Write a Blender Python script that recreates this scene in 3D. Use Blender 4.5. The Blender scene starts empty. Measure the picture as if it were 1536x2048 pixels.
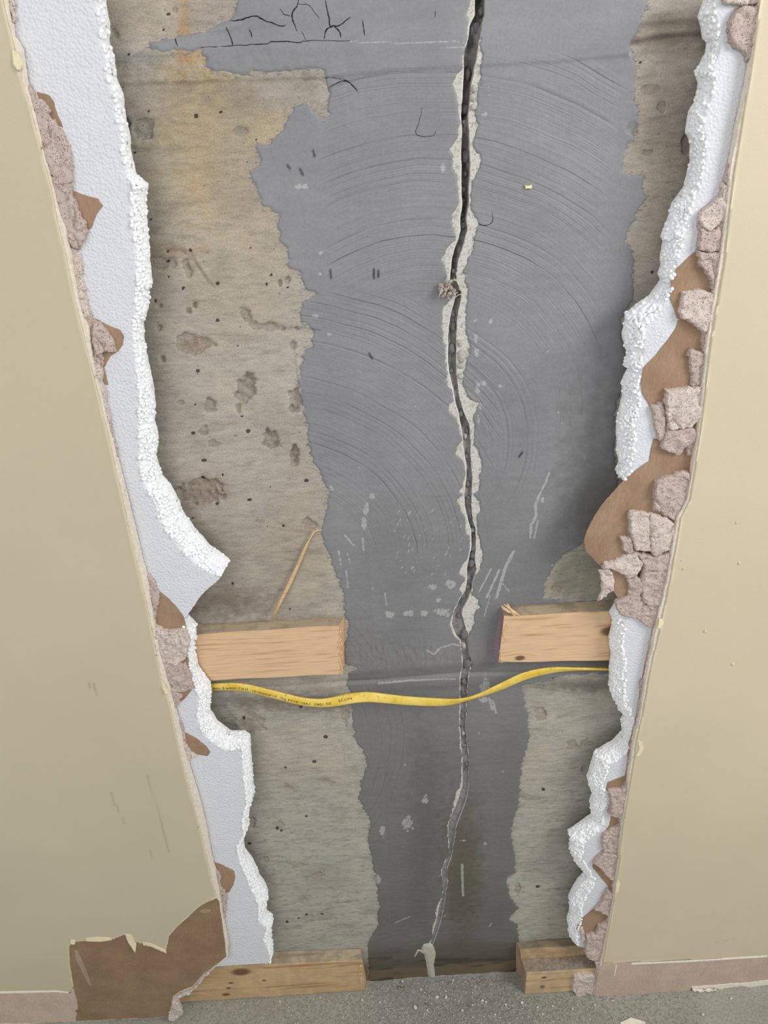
import bpy, bmesh, math, random
import numpy as np
from mathutils import Matrix, Vector
random.seed(7)
RNG = np.random.RandomState(11)
C = bpy.context.scene.collection
SC = bpy.context.scene

# ------------------------------------------------------------------ camera
F = 1538.0; W0, H0 = 1536, 2048
d = np.array([121.0, -2862.0, -1538.0]); d /= np.linalg.norm(d)          # world down, seen in camera axes
tt = 0.02
Xc = np.array([1.0, (121 + 1538*tt)/2862, -tt]); Xc /= np.linalg.norm(Xc)
Zc = -d; Xc = Xc - Zc*np.dot(Xc, Zc); Xc /= np.linalg.norm(Xc)
Yc = np.cross(Zc, Xc)
R = np.stack([Xc, Yc, Zc])                                                # camera -> world rows
YC = -1.0
def ray(px, py):
    v = np.stack([np.asarray(px, float)-W0/2, -(np.asarray(py, float)-H0/2), -F*np.ones_like(np.asarray(px, float))], -1)
    return v @ R.T
YP = -0.022                                                               # front of the furring strips
_r = ray(728, 1982); CZ = -_r[2]*(YP-YC)/_r[1]
CAM = np.array([0.0, YC, CZ])
def W(px, py, y=0.0):                                                     # a point of the wall plane at depth y -> (x, z)
    r = ray(px, py); t = (y-YC)/r[..., 1]
    return np.stack([CAM[0]+r[..., 0]*t, CAM[2]+r[..., 2]*t], -1)
def Wp(pts, y=0.0):
    a = np.array(pts, float); return W(a[:, 0], a[:, 1], y)
def FL(px, py, z=0.0):                                                    # a point of the floor -> (x, y)
    r = ray(px, py); t = (z-CZ)/r[..., 2]
    return np.stack([CAM[0]+r[..., 0]*t, CAM[1]+r[..., 1]*t], -1)
cam = bpy.data.cameras.new('camera'); co = bpy.data.objects.new('camera', cam); C.objects.link(co)
M = Matrix.Identity(4)
for i in range(3):
    for j in range(3): M[i][j] = R[i][j]
    M[i][3] = CAM[i]
co.matrix_world = M
cam.sensor_fit = 'VERTICAL'; cam.sensor_height = 36; cam.lens = 36*F/H0; cam.clip_start = 0.02
SC.camera = co

# ------------------------------------------------------------------ light and exposure
world = bpy.data.worlds.new('room_light'); SC.world = world; world.use_nodes = True
bg = world.node_tree.nodes['Background']; bg.inputs[0].default_value = (0.97, 0.975, 1.0, 1); bg.inputs[1].default_value = 0.58
def area(name, loc, target, size, power, col):
    l = bpy.data.lights.new(name, 'AREA'); l.energy = power; l.size = size; l.shape = 'SQUARE'; l.color = col
    o = bpy.data.objects.new(name, l); C.objects.link(o); o.location = loc
    o.rotation_euler = (Vector(target)-Vector(loc)).to_track_quat('-Z', 'Y').to_euler()
area('window_daylight', (1.75, -1.30, 2.35), (0.05, 0, 1.1), 0.9, 31, (1.0, 0.985, 0.96))
area('soft_fill_left', (-0.9, -2.2, 2.5), (0.0, 0, 1.2), 1.2, 16, (1.0, 0.97, 0.93))  # unseen fill from the left, added to soften the shadows
SC.view_settings.view_transform = 'Standard'; SC.view_settings.look = 'None'
SC.view_settings.exposure = 0.0; SC.view_settings.gamma = 1.0; SC.view_settings.use_curve_mapping = False

# ------------------------------------------------------------------ helpers: colour, noise, distance
def L(r, g, b):
    return tuple(((c/255)/12.92 if c/255 <= 0.04045 else ((c/255+0.055)/1.055)**2.4) for c in (r, g, b))
def LA(*c): return np.array(L(*c))
_lat = {}
def vnoise(x, z, seed=0):
    if seed not in _lat: _lat[seed] = np.random.RandomState(seed+100).rand(257, 257).astype(np.float32)
    t = _lat[seed]; xi = np.floor(x).astype(int); zi = np.floor(z).astype(int)
    fx = x-xi; fz = z-zi; fx = fx*fx*(3-2*fx); fz = fz*fz*(3-2*fz); xi %= 256; zi %= 256
    a = t[xi, zi]; b = t[xi+1, zi]; c = t[xi, zi+1]; e = t[xi+1, zi+1]
    return (a*(1-fx)+b*fx)*(1-fz)+(c*(1-fx)+e*fx)*fz
def fbm(x, z, scale, octv=4, seed=0, sx=1.0, sz=1.0):
    s = 0; a = 1.0; tot = 0; f = 1.0/scale
    for k in range(octv):
        s = s+a*vnoise(x*f*sx+17.3*k, z*f*sz-9.1*k, seed+k); tot += a; a *= 0.55; f *= 2.03
    return s/tot*2-1
def sstep(a, b, v): t = np.clip((v-a)/(b-a), 0, 1); return t*t*(3-2*t)
def segdist(X, Z, pts, vals=None, closed=False):
    best = np.full(X.shape, 1e9); bv = np.zeros(X.shape)
    n = len(pts); m = n if closed else n-1
    for i in range(m):
        a = pts[i]; b = pts[(i+1) % n]; ab = b-a; q = max(ab@ab, 1e-12)
        t = np.clip(((X-a[0])*ab[0]+(Z-a[1])*ab[1])/q, 0, 1)
        dd = (X-a[0]-t*ab[0])**2+(Z-a[1]-t*ab[1])**2
        if vals is None: best = np.minimum(best, dd)
        else:
            k = dd < best; best = np.where(k, dd, best); bv = np.where(k, vals[i]*(1-t)+vals[(i+1) % n]*t, bv)
    return (np.sqrt(best), bv) if vals is not None else np.sqrt(best)
def inside(X, Z, pts):
    r = np.zeros(X.shape, bool); n = len(pts)
    for i in range(n):
        x1, z1 = pts[i]; x2, z2 = pts[(i+1) % n]
        if z1 == z2: continue
        k = (z1 > Z) != (z2 > Z)
        r ^= k & (X < (x2-x1)*(Z-z1)/(z2-z1)+x1)
    return r
def sdf(X, Z, pts):
    dd = segdist(X, Z, pts, None, True); return np.where(inside(X, Z, pts), dd, -dd)

# ------------------------------------------------------------------ helpers: objects and meshes
def mesh_obj(name, V, Fc, mat, parent=None, smooth=True, attrs=None):
    me = bpy.data.meshes.new(name); V = np.asarray(V, np.float32)
    Fc = np.asarray(Fc, np.int32); n, k = Fc.shape
    me.vertices.add(len(V)); me.vertices.foreach_set('co', V.ravel())
    me.loops.add(n*k); me.loops.foreach_set('vertex_index', Fc.ravel())
    me.polygons.add(n); me.polygons.foreach_set('loop_start', np.arange(0, n*k, k, dtype=np.int32))
    me.polygons.foreach_set('use_smooth', np.full(n, smooth))
    me.update(calc_edges=True); me.validate()
    for a, v in (attrs or {}).items():
        if v.ndim == 2:
            at = me.attributes.new(a, 'FLOAT_COLOR', 'POINT'); at.data.foreach_set('color', np.concatenate([v, np.ones((len(v), 1))], 1).astype(np.float32).ravel())
        else:
            at = me.attributes.new(a, 'FLOAT', 'POINT'); at.data.foreach_set('value', v.astype(np.float32))
    if mat: me.materials.append(mat)
    o = bpy.data.objects.new(name, me); C.objects.link(o)
    if parent: o.parent = parent
    return o
def tag(o, label=None, cat=None, group=None, kind=None):
    for k, v in (('label', label), ('category', cat), ('group', group), ('kind', kind)):
        if v: o[k] = v
    return o
def empty(name, loc=(0, 0, 0)):
    o = bpy.data.objects.new(name, None); C.objects.link(o); o.location = loc; o.empty_display_size = 0.05; return o
def relief(name, poly, y, back, mat, parent=None, res=0.002, jit=0.0012, jscale=0.006, hf=None, seed=1, px=True, attrs=None, smooth=True, jag=0.0):
    """a slab standing in the wall plane: outline (photo points laid on depth y), front surface y - hf, skirt to depth back"""
    P = Wp(poly, y) if px else np.array(poly, float)
    x0, z0 = P.min(0)-3*res; x1, z1 = P.max(0)+3*res
    nx = int((x1-x0)/res)+2; nz = int((z1-z0)/res)+2
    gx = x0+np.arange(nx)*res; gz = z0+np.arange(nz)*res
    X, Z = np.meshgrid(gx, gz)
    s = sdf(X, Z, P)+jag*fbm(X, Z, 0.0035, 2, seed+11)+jit*fbm(X, Z, jscale, 3, seed)+jit*1.2*fbm(X, Z, jscale*3.5, 2, seed+5)
    gz_, gx_ = np.gradient(s, res); g2 = np.maximum(gx_**2+gz_**2, 0.15)
    sh = np.where(s < 0, np.clip(-s, 0, 1.6*res), 0)/g2
    X2 = X+np.clip(gx_*sh, -1.2*res, 1.2*res); Z2 = Z+np.clip(gz_*sh, -1.2*res, 1.2*res)
    s2 = np.maximum(s, 0)
    h = hf(s2, X2, Z2) if hf else np.zeros_like(s2)
    Y = y-h
    pos = s > 0
    keep = pos[:-1, :-1] | pos[1:, :-1] | pos[:-1, 1:] | pos[1:, 1:]
    idx = np.arange(nx*nz).reshape(nz, nx)
    q = np.stack([idx[:-1, :-1][keep], idx[:-1, 1:][keep], idx[1:, 1:][keep], idx[1:, :-1][keep]], 1)
    used = np.unique(q); mp = -np.ones(nx*nz, int); mp[used] = np.arange(len(used)); q = mp[q]
    V = np.stack([X2.ravel()[used], Y.ravel()[used], Z2.ravel()[used]], 1)
    e = np.concatenate([q[:, [0, 1]], q[:, [1, 2]], q[:, [2, 3]], q[:, [3, 0]]])
    key = np.sort(e, 1); code = key[:, 0].astype(np.int64)*len(V)+key[:, 1]
    u, inv, cnt = np.unique(code, return_inverse=True, return_counts=True)
    be = e[cnt[inv] == 1]
    bv = np.unique(be); m2 = -np.ones(len(V), int); m2[bv] = len(V)+np.arange(len(bv))
    VB = V[bv].copy(); VB[:, 1] = np.maximum(back, VB[:, 1]+0.0002)
    sk = np.stack([be[:, 1], be[:, 0], m2[be[:, 0]], m2[be[:, 1]]], 1)
    at = None
    if attrs:
        at = {}
        for k, fn in attrs.items():
            v = fn(s2, X2, Z2); v = v.reshape(-1, v.shape[-1]) if v.ndim == 3 else v.ravel()
            v = v[used]; at[k] = np.concatenate([v, v[bv]])
    return mesh_obj(name, np.concatenate([V, VB]), np.concatenate([q, sk]), mat, parent, smooth, at)
_ico = {}
def ico(sub):
    if sub not in _ico:
        bm = bmesh.new(); bmesh.ops.create_icosphere(bm, subdivisions=sub, radius=1)
        _ico[sub] = (np.array([v.co[:] for v in bm.verts]), np.array([[v.index for v in f.verts] for f in bm.faces])); bm.free()
    return _ico[sub]
def blobs(name, cen, rad, mat, parent=None, sub=1, rough=0.15, smooth=True):
    V, Fc = ico(sub); n = len(cen); rad = np.asarray(rad, float)
    if rad.ndim == 1: rad = rad[:, None]*np.ones((1, 3))
    k = 1+rough*(RNG.rand(n, len(V), 1)*2-1)
    ang = RNG.rand(n)*6.28; ca, sa = np.cos(ang), np.sin(ang)
    P = V[None]*k; P = np.stack([P[..., 0]*ca[:, None]-P[..., 2]*sa[:, None], P[..., 1], P[..., 0]*sa[:, None]+P[..., 2]*ca[:, None]], -1)
    P = P*rad[:, None, :]+np.asarray(cen)[:, None, :]
    FF = Fc[None]+(np.arange(n)*len(V))[:, None, None]
    return mesh_obj(name, P.reshape(-1, 3), FF.reshape(-1, 3), mat, parent, smooth)
def tube(name, pts, rad, mat, parent=None, n=8, frame=None, attrs=None):
    """swept ellipse: rad = list of (a, b) half sizes and twist"""
    pts = [np.array(p, float) for p in pts]; V = []; m = len(pts)
    for i, p in enumerate(pts):
        t = pts[min(i+1, m-1)]-pts[max(i-1, 0)]; t /= max(np.linalg.norm(t), 1e-9)
        nrm = np.array([0, -1.0, 0]); nrm -= t*(nrm@t); nrm /= np.linalg.norm(nrm); up = np.cross(nrm, t)
        r = rad[i] if hasattr(rad, '__len__') else rad
        a, b, tw = (r if hasattr(r, '__len__') else (r, r, 0))
        u2 = up*math.cos(tw)+nrm*math.sin(tw); n2 = nrm*math.cos(tw)-up*math.sin(tw)
        for k in range(n):
            an = 2*math.pi*k/n; V.append(p+u2*a*math.cos(an)+n2*b*math.sin(an))
    Fc = [[i*n+k, i*n+(k+1) % n, (i+1)*n+(k+1) % n, (i+1)*n+k] for i in range(m-1) for k in range(n)]
    V.append(pts[0]); V.append(pts[-1]); c0, c1 = len(V)-2, len(V)-1
    for k in range(n):
        Fc.append([c0, (k+1) % n, k, k]); Fc.append([c1, (m-1)*n+k, (m-1)*n+(k+1) % n, (m-1)*n+(k+1) % n])
    me = bpy.data.meshes.new(name)
    me.from_pydata([tuple(v) for v in V], [], [tuple(dict.fromkeys(f)) for f in Fc]); me.update()
    for p in me.polygons: p.use_smooth = True
    me.materials.append(mat); o = bpy.data.objects.new(name, me); C.objects.link(o)
    if parent: o.parent = parent
    return o

def cat(P, n=8):
    P = np.array(P, float); out = []
    for i in range(len(P)-1):
        p0, p1, p2, p3 = P[max(i-1, 0)], P[i], P[i+1], P[min(i+2, len(P)-1)]
        for k in range(n):
            t = k/n; out.append(0.5*((2*p1)+(-p0+p2)*t+(2*p0-5*p1+4*p2-p3)*t*t+(-p0+3*p1-3*p2+p3)*t**3))
    out.append(P[-1]); return np.array(out)

# ------------------------------------------------------------------ helpers: materials
class NT:
    def __init__(s, name, rough=0.8, spec=0.3):
        s.m = bpy.data.materials.new(name); s.m.use_nodes = True; s.t = s.m.node_tree; s.n = s.t.nodes
        s.b = s.n['Principled BSDF']; s.b.inputs['Roughness'].default_value = rough; s.b.inputs['Specular IOR Level'].default_value = spec
        s.geo = s.n.new('ShaderNodeTexCoord').outputs['Object']
    def link(s, a, b): s.t.links.new(a, b)
    def set(s, sock, v):
        if hasattr(v, 'links') or hasattr(v, 'is_output'): s.link(v, sock)
        elif isinstance(v, tuple) and len(v) == 3 and sock.type == 'RGBA': sock.default_value = (*v, 1)
        else: sock.default_value = v
    def attr(s, name, out='Fac'):
        a = s.n.new('ShaderNodeAttribute'); a.attribute_name = name; return a.outputs[out]
    def map(s, scale=(1, 1, 1), loc=(0, 0, 0), rot=(0, 0, 0), vec=None):
        a = s.n.new('ShaderNodeMapping'); s.link(vec or s.geo, a.inputs[0])
        a.inputs['Scale'].default_value = scale; a.inputs['Location'].default_value = loc; a.inputs['Rotation'].default_value = rot; return a.outputs[0]
    def noise(s, scale, detail=4, rough=0.55, vec=None, dist=0.0):
        a = s.n.new('ShaderNodeTexNoise'); s.link(vec or s.geo, a.inputs['Vector'])
        a.inputs['Scale'].default_value = scale; a.inputs['Detail'].default_value = detail; a.inputs['Roughness'].default_value = rough; a.inputs['Distortion'].default_value = dist; return a.outputs['Fac']
    def voro(s, scale, feature='F1', vec=None, rand=1.0):
        a = s.n.new('ShaderNodeTexVoronoi'); s.link(vec or s.geo, a.inputs['Vector']); a.feature = feature
        a.inputs['Scale'].default_value = scale; a.inputs['Randomness'].default_value = rand; return a.outputs['Distance']
    def ramp(s, f, stops, interp='LINEAR'):
        a = s.n.new('ShaderNodeValToRGB'); s.link(f, a.inputs[0]); cr = a.color_ramp; cr.interpolation = interp
        while len(cr.elements) < len(stops): cr.elements.new(0.5)
        for e, (p, c) in zip(cr.elements, stops):
            e.position = p; e.color = (c, c, c, 1) if not hasattr(c, '__len__') else (*c, 1)
        return a.outputs[0]
    def math(s, op, a, b=0.0, c=None, clamp=False):
        n = s.n.new('ShaderNodeMath'); n.operation = op; n.use_clamp = clamp; s.set(n.inputs[0], a); s.set(n.inputs[1], b)
        if c is not None: s.set(n.inputs[2], c)
        return n.outputs[0]
    def range(s, v, a, b, c=0.0, e=1.0, smooth=True):
        n = s.n.new('ShaderNodeMapRange'); n.interpolation_type = 'SMOOTHSTEP' if smooth else 'LINEAR'; s.set(n.inputs['Value'], v)
        n.inputs['From Min'].default_value = a; n.inputs['From Max'].default_value = b; n.inputs['To Min'].default_value = c; n.inputs['To Max'].default_value = e; return n.outputs[0]
    def mix(s, f, a, b, mode='MIX'):
        n = s.n.new('ShaderNodeMix'); n.data_type = 'RGBA'; n.blend_type = mode; s.set(n.inputs[0], f); s.set(n.inputs[6], a); s.set(n.inputs[7], b); return n.outputs[2]
    def bump(s, h, dist, strength=1.0, prev=None):
        n = s.n.new('ShaderNodeBump'); s.set(n.inputs['Height'], h); n.inputs['Distance'].default_value = dist; n.inputs['Strength'].default_value = strength
        if prev: s.link(prev, n.inputs['Normal'])
        return n.outputs[0]
    def sepxyz(s, v=None):
        n = s.n.new('ShaderNodeSeparateXYZ'); s.link(v or s.geo, n.inputs[0]); return n.outputs
    def dist(s, c, vec=None, sc=(1, 1, 1)):
        v = s.map(scale=sc, loc=tuple(-ci*si for ci, si in zip(c, sc)), vec=vec)
        n = s.n.new('ShaderNodeVectorMath'); n.operation = 'LENGTH'; s.link(v, n.inputs[0]); return n.outputs['Value']
    def out(s, col, nrm=None):
        s.set(s.b.inputs['Base Color'], col)
        if nrm: s.link(nrm, s.b.inputs['Normal'])
        return s.m

def m_concrete():
    k = NT('bare_concrete', 0.88, 0.2)
    col = k.attr('Col', 'Color'); sc = k.attr('sc'); pale = k.attr('pale'); crk = k.attr('crk')
    hz = k.map(scale=(0.45, 1, 1.5))
    n1 = k.noise(130, 8, 0.7, hz); n2 = k.noise(500, 6, 0.7); n3 = k.noise(34, 7, 0.65, hz)
    c = k.mix(1.0, col, k.ramp(n1, [(0.3, 0.80), (0.5, 1.0), (0.7, 1.12)]), 'MULTIPLY')
    c = k.mix(1.0, c, k.ramp(n2, [(0.3, 0.74), (0.5, 1.0), (0.7, 1.16)]), 'MULTIPLY')
    c = k.mix(0.5, c, k.ramp(n3, [(0.36, (0.72, 0.73, 0.74)), (0.56, (1.04, 1.03, 1.02))]), 'MULTIPLY')
    # feathery smear of coating along the patch edge
    st = k.noise(260, 4, 0.7, k.map(scale=(0.45, 1, 1.4)))
    f = k.range(k.math('ADD', sc, k.math('MULTIPLY', k.math('SUBTRACT', st, 0.53), 0.085)), -0.001, 0.003)
    c = k.mix(k.math('MULTIPLY', f, 0.85), c, LT_coat)
    # pale sharp chip faces beside the crack
    pn = k.noise(420, 4, 0.7)
    cp = k.mix(1.0, L(210, 208, 200), k.ramp(pn, [(0.34, 0.5), (0.46, 1.0), (0.7, 1.06)]), 'MULTIPLY')
    cp = k.mix(k.range(k.noise(130, 4, .7), 0.52, 0.62, 0, 0.6), cp, L(152, 148, 140)); cp = k.mix(k.attr('lip'), cp, L(240, 240, 232)); c = k.mix(pale, c, cp)
    # inside of the crack
    ck = k.mix(k.noise(150, 4, 0.7), L(88, 88, 94), L(172, 169, 162))
    c = k.mix(crk, c, ck)
    # bug holes
    pits = k.voro(75, 'F1', k.map(scale=(1, 0.2, 1.1)))
    pm = k.math('MULTIPLY', k.range(pits, 0.045, 0.085, 1, 0), k.range(k.noise(22, 2), 0.5, 0.58))
    pm = k.math('MULTIPLY', pm, k.math('SUBTRACT', 1.0, pale))
    c = k.mix(k.math('MULTIPLY', pm, 0.75), c, L(60, 55, 48))
    sn = k.noise(160, 5, 0.7); sa = k.attr('spall'); ha = k.attr('hole')
    sf = k.range(k.math('ADD', sa, k.math('MULTIPLY', k.math('SUBTRACT', sn, 0.5), 0.8)), 0.42, 0.56)
    rim = k.math('MULTIPLY', sf, k.range(k.math('ADD', sa, k.math('MULTIPLY', k.math('SUBTRACT', sn, 0.5), 0.8)), 0.46, 0.66, 1, 0))
    c = k.mix(k.math('MULTIPLY', k.math('MULTIPLY', rim, k.range(k.noise(60, 2), 0.45, 0.62)), 0.25), c, L(104, 92, 80))  # dark rim paints in the shade at the spall edges
    hf_ = k.range(ha, 0.35, 0.6); c = k.mix(k.math('MULTIPLY', hf_, 0.85), c, L(48, 44, 40))
    b = k.bump(n2, 0.0008, 0.8); b = k.bump(n1, 0.0020, 0.7, b)
    b = k.bump(k.math('MULTIPLY', sf, k.math('ADD', -1.0, k.math('MULTIPLY', k.noise(330, 4, 0.7), 1.3))), 0.003, 0.8, b); b = k.bump(k.math('MULTIPLY', hf_, -1.0), 0.002, 0.9, b)
    b = k.bump(k.math('MULTIPLY', pm, -1.0), 0.0015, 0.8, b)
    b = k.bump(pn, 0.0016, k.math('MULTIPLY', pale, 0.9) and 0.35, b)
    return k.out(c, b)
LT_coat = L(128, 129, 132)
def m_coating(arcs):
    k = NT('grey_waterproof_coating', 0.5, 0.35)
    col = k.attr('Col', 'Color'); mark = k.attr('mark')
    n0 = k.noise(7, 4, 0.6); n1 = k.noise(320, 3, 0.6)
    c = k.mix(1.0, col, k.ramp(n0, [(0.3, 0.9), (0.7, 1.1)]), 'MULTIPLY')
    c = k.mix(1.0, c, k.ramp(n1, [(0.3, 0.93), (0.7, 1.06)]), 'MULTIPLY')
    mn = k.noise(330, 4, 0.7, k.map(scale=(1.3, 1, 0.6)))
    mf = k.range(k.math('ADD', mark, k.math('MULTIPLY', k.math('SUBTRACT', mn, 0.5), 1.5)), 0.5, 0.72)
    c = k.mix(k.math('MULTIPLY', mf, 0.62), c, L(186, 186, 184))
    # trowel sweeps: ridges along arcs, relief only
    x, y, z = k.sepxyz(); nrm = None
    hsum = None
    wob = k.math('MULTIPLY', k.math('SUBTRACT', k.noise(9, 2), 0.5), 0.012)
    for (cx, cz, r0, r1, freq, xa, xb, za, zb, amp) in arcs:
        dd = k.dist((cx, 0, cz), sc=(1, 0, 1)); dd = k.math('ADD', dd, wob)
        v = k.n.new('ShaderNodeCombineXYZ'); k.link(dd, v.inputs[0])
        h = k.noise(freq, 2, 0.8, v.outputs[0])
        ln = k.ramp(h, [(0.30, 0.0), (0.42, 0.8), (0.6, 1.0)])
        w = k.math('MULTIPLY', k.range(dd, r0, r0+0.02), k.range(dd, r1-0.03, r1, 1, 0))
        for s_, lo, hi in ((x, xa, xb), (z, za, zb)):
            w = k.math('MULTIPLY', w, k.math('MULTIPLY', k.range(s_, lo, lo+0.03), k.range(s_, hi-0.03, hi, 1, 0)))
        w = k.math('MULTIPLY', w, k.range(k.noise(14, 2), 0.36, 0.55, 0.35, 1))
        h = k.math('MULTIPLY', k.math('SUBTRACT', ln, 1.0), k.math('MULTIPLY', w, amp))
        hsum = h if hsum is None else k.math('ADD', hsum, h)
    b = k.bump(hsum, 0.0015, 1.0)
    st = k.noise(200, 4, 0.6, k.map(scale=(1.0, 1, 0.12)))
    b = k.bump(k.noise(60, 4, 0.6), 0.0007, 0.5, b)
    b = k.bump(st, 0.0006, 0.35, b)
    b = k.bump(n1, 0.0003, 0.4, b)
    return k.out(c, b)
def m_foam():
    k = NT('white_foam', 0.62, 0.3)
    v = k.voro(300); n = k.noise(40, 3)
    c = k.mix(k.attr('tear'), k.mix(n, L(214, 216, 222), L(224, 226, 231)), L(244, 246, 247))
    b = k.bump(k.math('MULTIPLY', v, -1.0), 0.0011, 0.8); b = k.bump(k.noise(140, 3), 0.0012, 0.6, b)
    return k.out(c, b)
def m_bead():
    k = NT('foam_beads', 0.85, 0.15); return k.out(k.mix(k.noise(60, 2), L(242, 244, 246), L(249, 250, 250)), None)
def m_gypsum(name, c1, c2):
    k = NT(name, 0.95, 0.1)
    n = k.noise(120, 5, 0.7); v = k.voro(520); p = k.math('MULTIPLY', k.range(v, 0.22, 0.36, 1, 0), k.range(k.noise(190, 2), 0.42, 0.55))
    c = k.mix(n, c1, c2); c = k.mix(k.math('MULTIPLY', p, 0.6), c, L(104, 88, 82))  # dark specks paint in the shade of the pores
    b = k.bump(k.math('MULTIPLY', p, -1.0), 0.0012, 0.9); b = k.bump(n, 0.002, 0.6, b); b = k.bump(k.noise(700, 3, .7), 0.0006, 0.7, b)
    return k.out(c, b)
def m_paper(name, col, col2):
    k = NT(name, 0.7, 0.25)
    n = k.noise(500, 4, 0.6, k.map(scale=(1, 1, 0.3))); c = k.mix(k.range(k.noise(25, 4), 0.3, 0.7), col, col2)
    c = k.mix(1.0, c, k.ramp(n, [(0.3, 0.88), (0.7, 1.1)]), 'MULTIPLY')
    return k.out(c, k.bump(n, 0.0003, 0.6))
def m_paint():
    k = NT('khaki_wall_paint', 0.48, 0.35)
    col = k.attr('Col', 'Color'); c = k.mix(1.0, col, k.ramp(k.noise(3, 3), [(0.3, 0.95), (0.7, 1.03)]), 'MULTIPLY')
    b = k.bump(k.noise(420, 3, 0.6), 0.00035, 0.5); b = k.bump(k.noise(40, 3), 0.0006, 0.3, b)
    return k.out(c, b)
def m_wood(name, c_light, c_dark, knots=(), freq=230, dirt=0.0):
    k = NT(name, 0.65, 0.25)
    x, y, z = k.sepxyz()
    warp = k.math('MULTIPLY', k.math('SUBTRACT', k.noise(5, 2), 0.5), 0.006)
    zz = k.math('ADD', z, warp); dark = None
    for (kx, kz, kr) in knots:
        dk = k.dist((kx, 0, kz), sc=(0.6, 0, 1))
        f = k.range(dk, 0.0, kr*4, 1, 0)
        zz = k.math('ADD', zz, k.math('MULTIPLY', f, k.math('MULTIPLY', k.math('SUBTRACT', z, kz), -0.7)))
        e = k.range(dk, kr*0.55, kr*1.25, 1, 0); dark = e if dark is None else k.math('MAXIMUM', dark, e)
    v = k.n.new('ShaderNodeCombineXYZ'); k.link(k.math('MULTIPLY', x, 0.04), v.inputs[0]); k.link(k.math('MULTIPLY', y, 0.6), v.inputs[1]); k.link(zz, v.inputs[2])
    g = k.noise(freq, 3, 0.6, v.outputs[0]); fine = k.noise(900, 3, 0.6, k.map(scale=(0.03, 1, 1)))
    c = k.ramp(g, [(0.34, c_dark), (0.45, c_light), (0.62, c_light), (0.75, tuple(a*0.85+b*0.15 for a, b in zip(c_light, c_dark)))])
    c = k.mix(1.0, c, k.ramp(fine, [(0.3, 0.86), (0.7, 1.08)]), 'MULTIPLY')
    if dark is not None: c = k.mix(k.math('MULTIPLY', dark, 0.85), c, L(88, 50, 28))
    if dirt: c = k.mix(k.math('MULTIPLY', k.range(k.noise(30, 4, .65), 0.42, 0.6), dirt), c, L(120, 108, 90))
    return k.out(c, k.bump(fine, 0.0005, 0.6))
def m_plain(name, col, rough=0.7, nz=200, spec=0.3, var=0.15):
    k = NT(name, rough, spec); n = k.noise(nz, 4, 0.6)
    return k.out(k.mix(1.0, col, k.ramp(n, [(0.3, 1-var), (0.7, 1+var)]), 'MULTIPLY'), k.bump(n, 0.0006, 0.4))
def m_attr(name, rough=0.8, nz=300):
    k = NT(name, rough, 0.25); n = k.noise(nz, 5, 0.65)
    return k.out(k.mix(1.0, k.attr('Col', 'Color'), k.ramp(n, [(0.3, 0.72), (0.7, 1.2)]), 'MULTIPLY'), k.bump(n, 0.0015, 0.5))

# ------------------------------------------------------------------ layer depths (y, towards the camera is negative)
Y_FOAM_B, Y_FOAM_F = -0.0245, -0.0520
Y_PAPER = -0.0530
Y_CORE_B = -0.0532
Y_CORE = -0.0640
Y_FACE = -0.0655

# ================================================================== STRUCTURE: back wall with its crack
CR = [(0,950,970,2),(30,949,970,2),(50,939,964,2),(75,936,961,2),(100,929,955,2),(120,927,953,2),(140,928,948,2),(170,926,943.5,2),(200,924.5,940.6,2),(230,921.6,937,2),
(262,924.5,939,1.6),(300,922.5,939,1.8),(330,923,940.6,2.2),(350,922.5,940,1.8),(385,923.6,937.7,1.6),(410,924.5,938,1.8),(440,919.5,933,1.8),(460,921.6,935,1.6),(480,915.7,929,1.5),(500,908,924.5,1.4),
(520,904,917,1.4),(550,901,913,1.3),(565,900,914,0.8),(585,911,923,1.6),(600,910,922.5,1.9),(620,902.5,917,1.9),(650,898,914,1.9),(680,896,913,1.7),(720,896,913,1.3),(750,900,913,1.1),
(780,907,916,0.8),(805,911,922,1.2),(825,917,927,0.9),(850,922,938,1.6),(880,926,941,1.2),(905,929,941,0.5),(925,932,942,0.8),(955,933,945,1.5),(985,929,944,1.2),(1010,929,942,1.0),
(1040,936,945,1.0),(1060,942,952,1.6),(1090,943,951,1.7),(1100,942,951,1.7),(1120,937,949,1.7),(1140,934,953,1.8),(1160,934,946,1.8),(1180,931,944,1.5),(1200,918,935.5,1.2),(1220,909,924.5,1.2),
(1230,906,923,0.9),(1240,904,927,0.5),(1255,906,931,0.45),(1270,912,933.5,0.5),(1280,922,933,1.4),(1300,923,937,1.4),(1320,926,942,0.9),(1340,924.5,939,0.8),(1355,920,935.5,0.9),(1375,921,934,0.8),
(1395,921,933,0.8),(1420,921,932,0.7),(1450,920,931,0.7),(1480,922,933,0.8),(1510,924.5,937,0.9),(1550,925,937,0.6),(1570,925,937,0.45),(1590,918.6,934.6,0.4),(1610,912,928,0.5),(1630,902.5,921,0.4),
(1650,897,913,0.5),(1670,896,910.6,0.9),(1690,899,906.5,0.7),(1710,897,904,0.4),(1735,884,894.5,0.35),(1765,884,895,0.35),(1790,886.5,890.5,0.5),(1810,879,888,0.35),(1840,873,882,0.3),(1865,866,874,0.3),(1885,861,867,0.3),(1900,857,862,0.3),(1950,859,864,0.5)]
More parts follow.
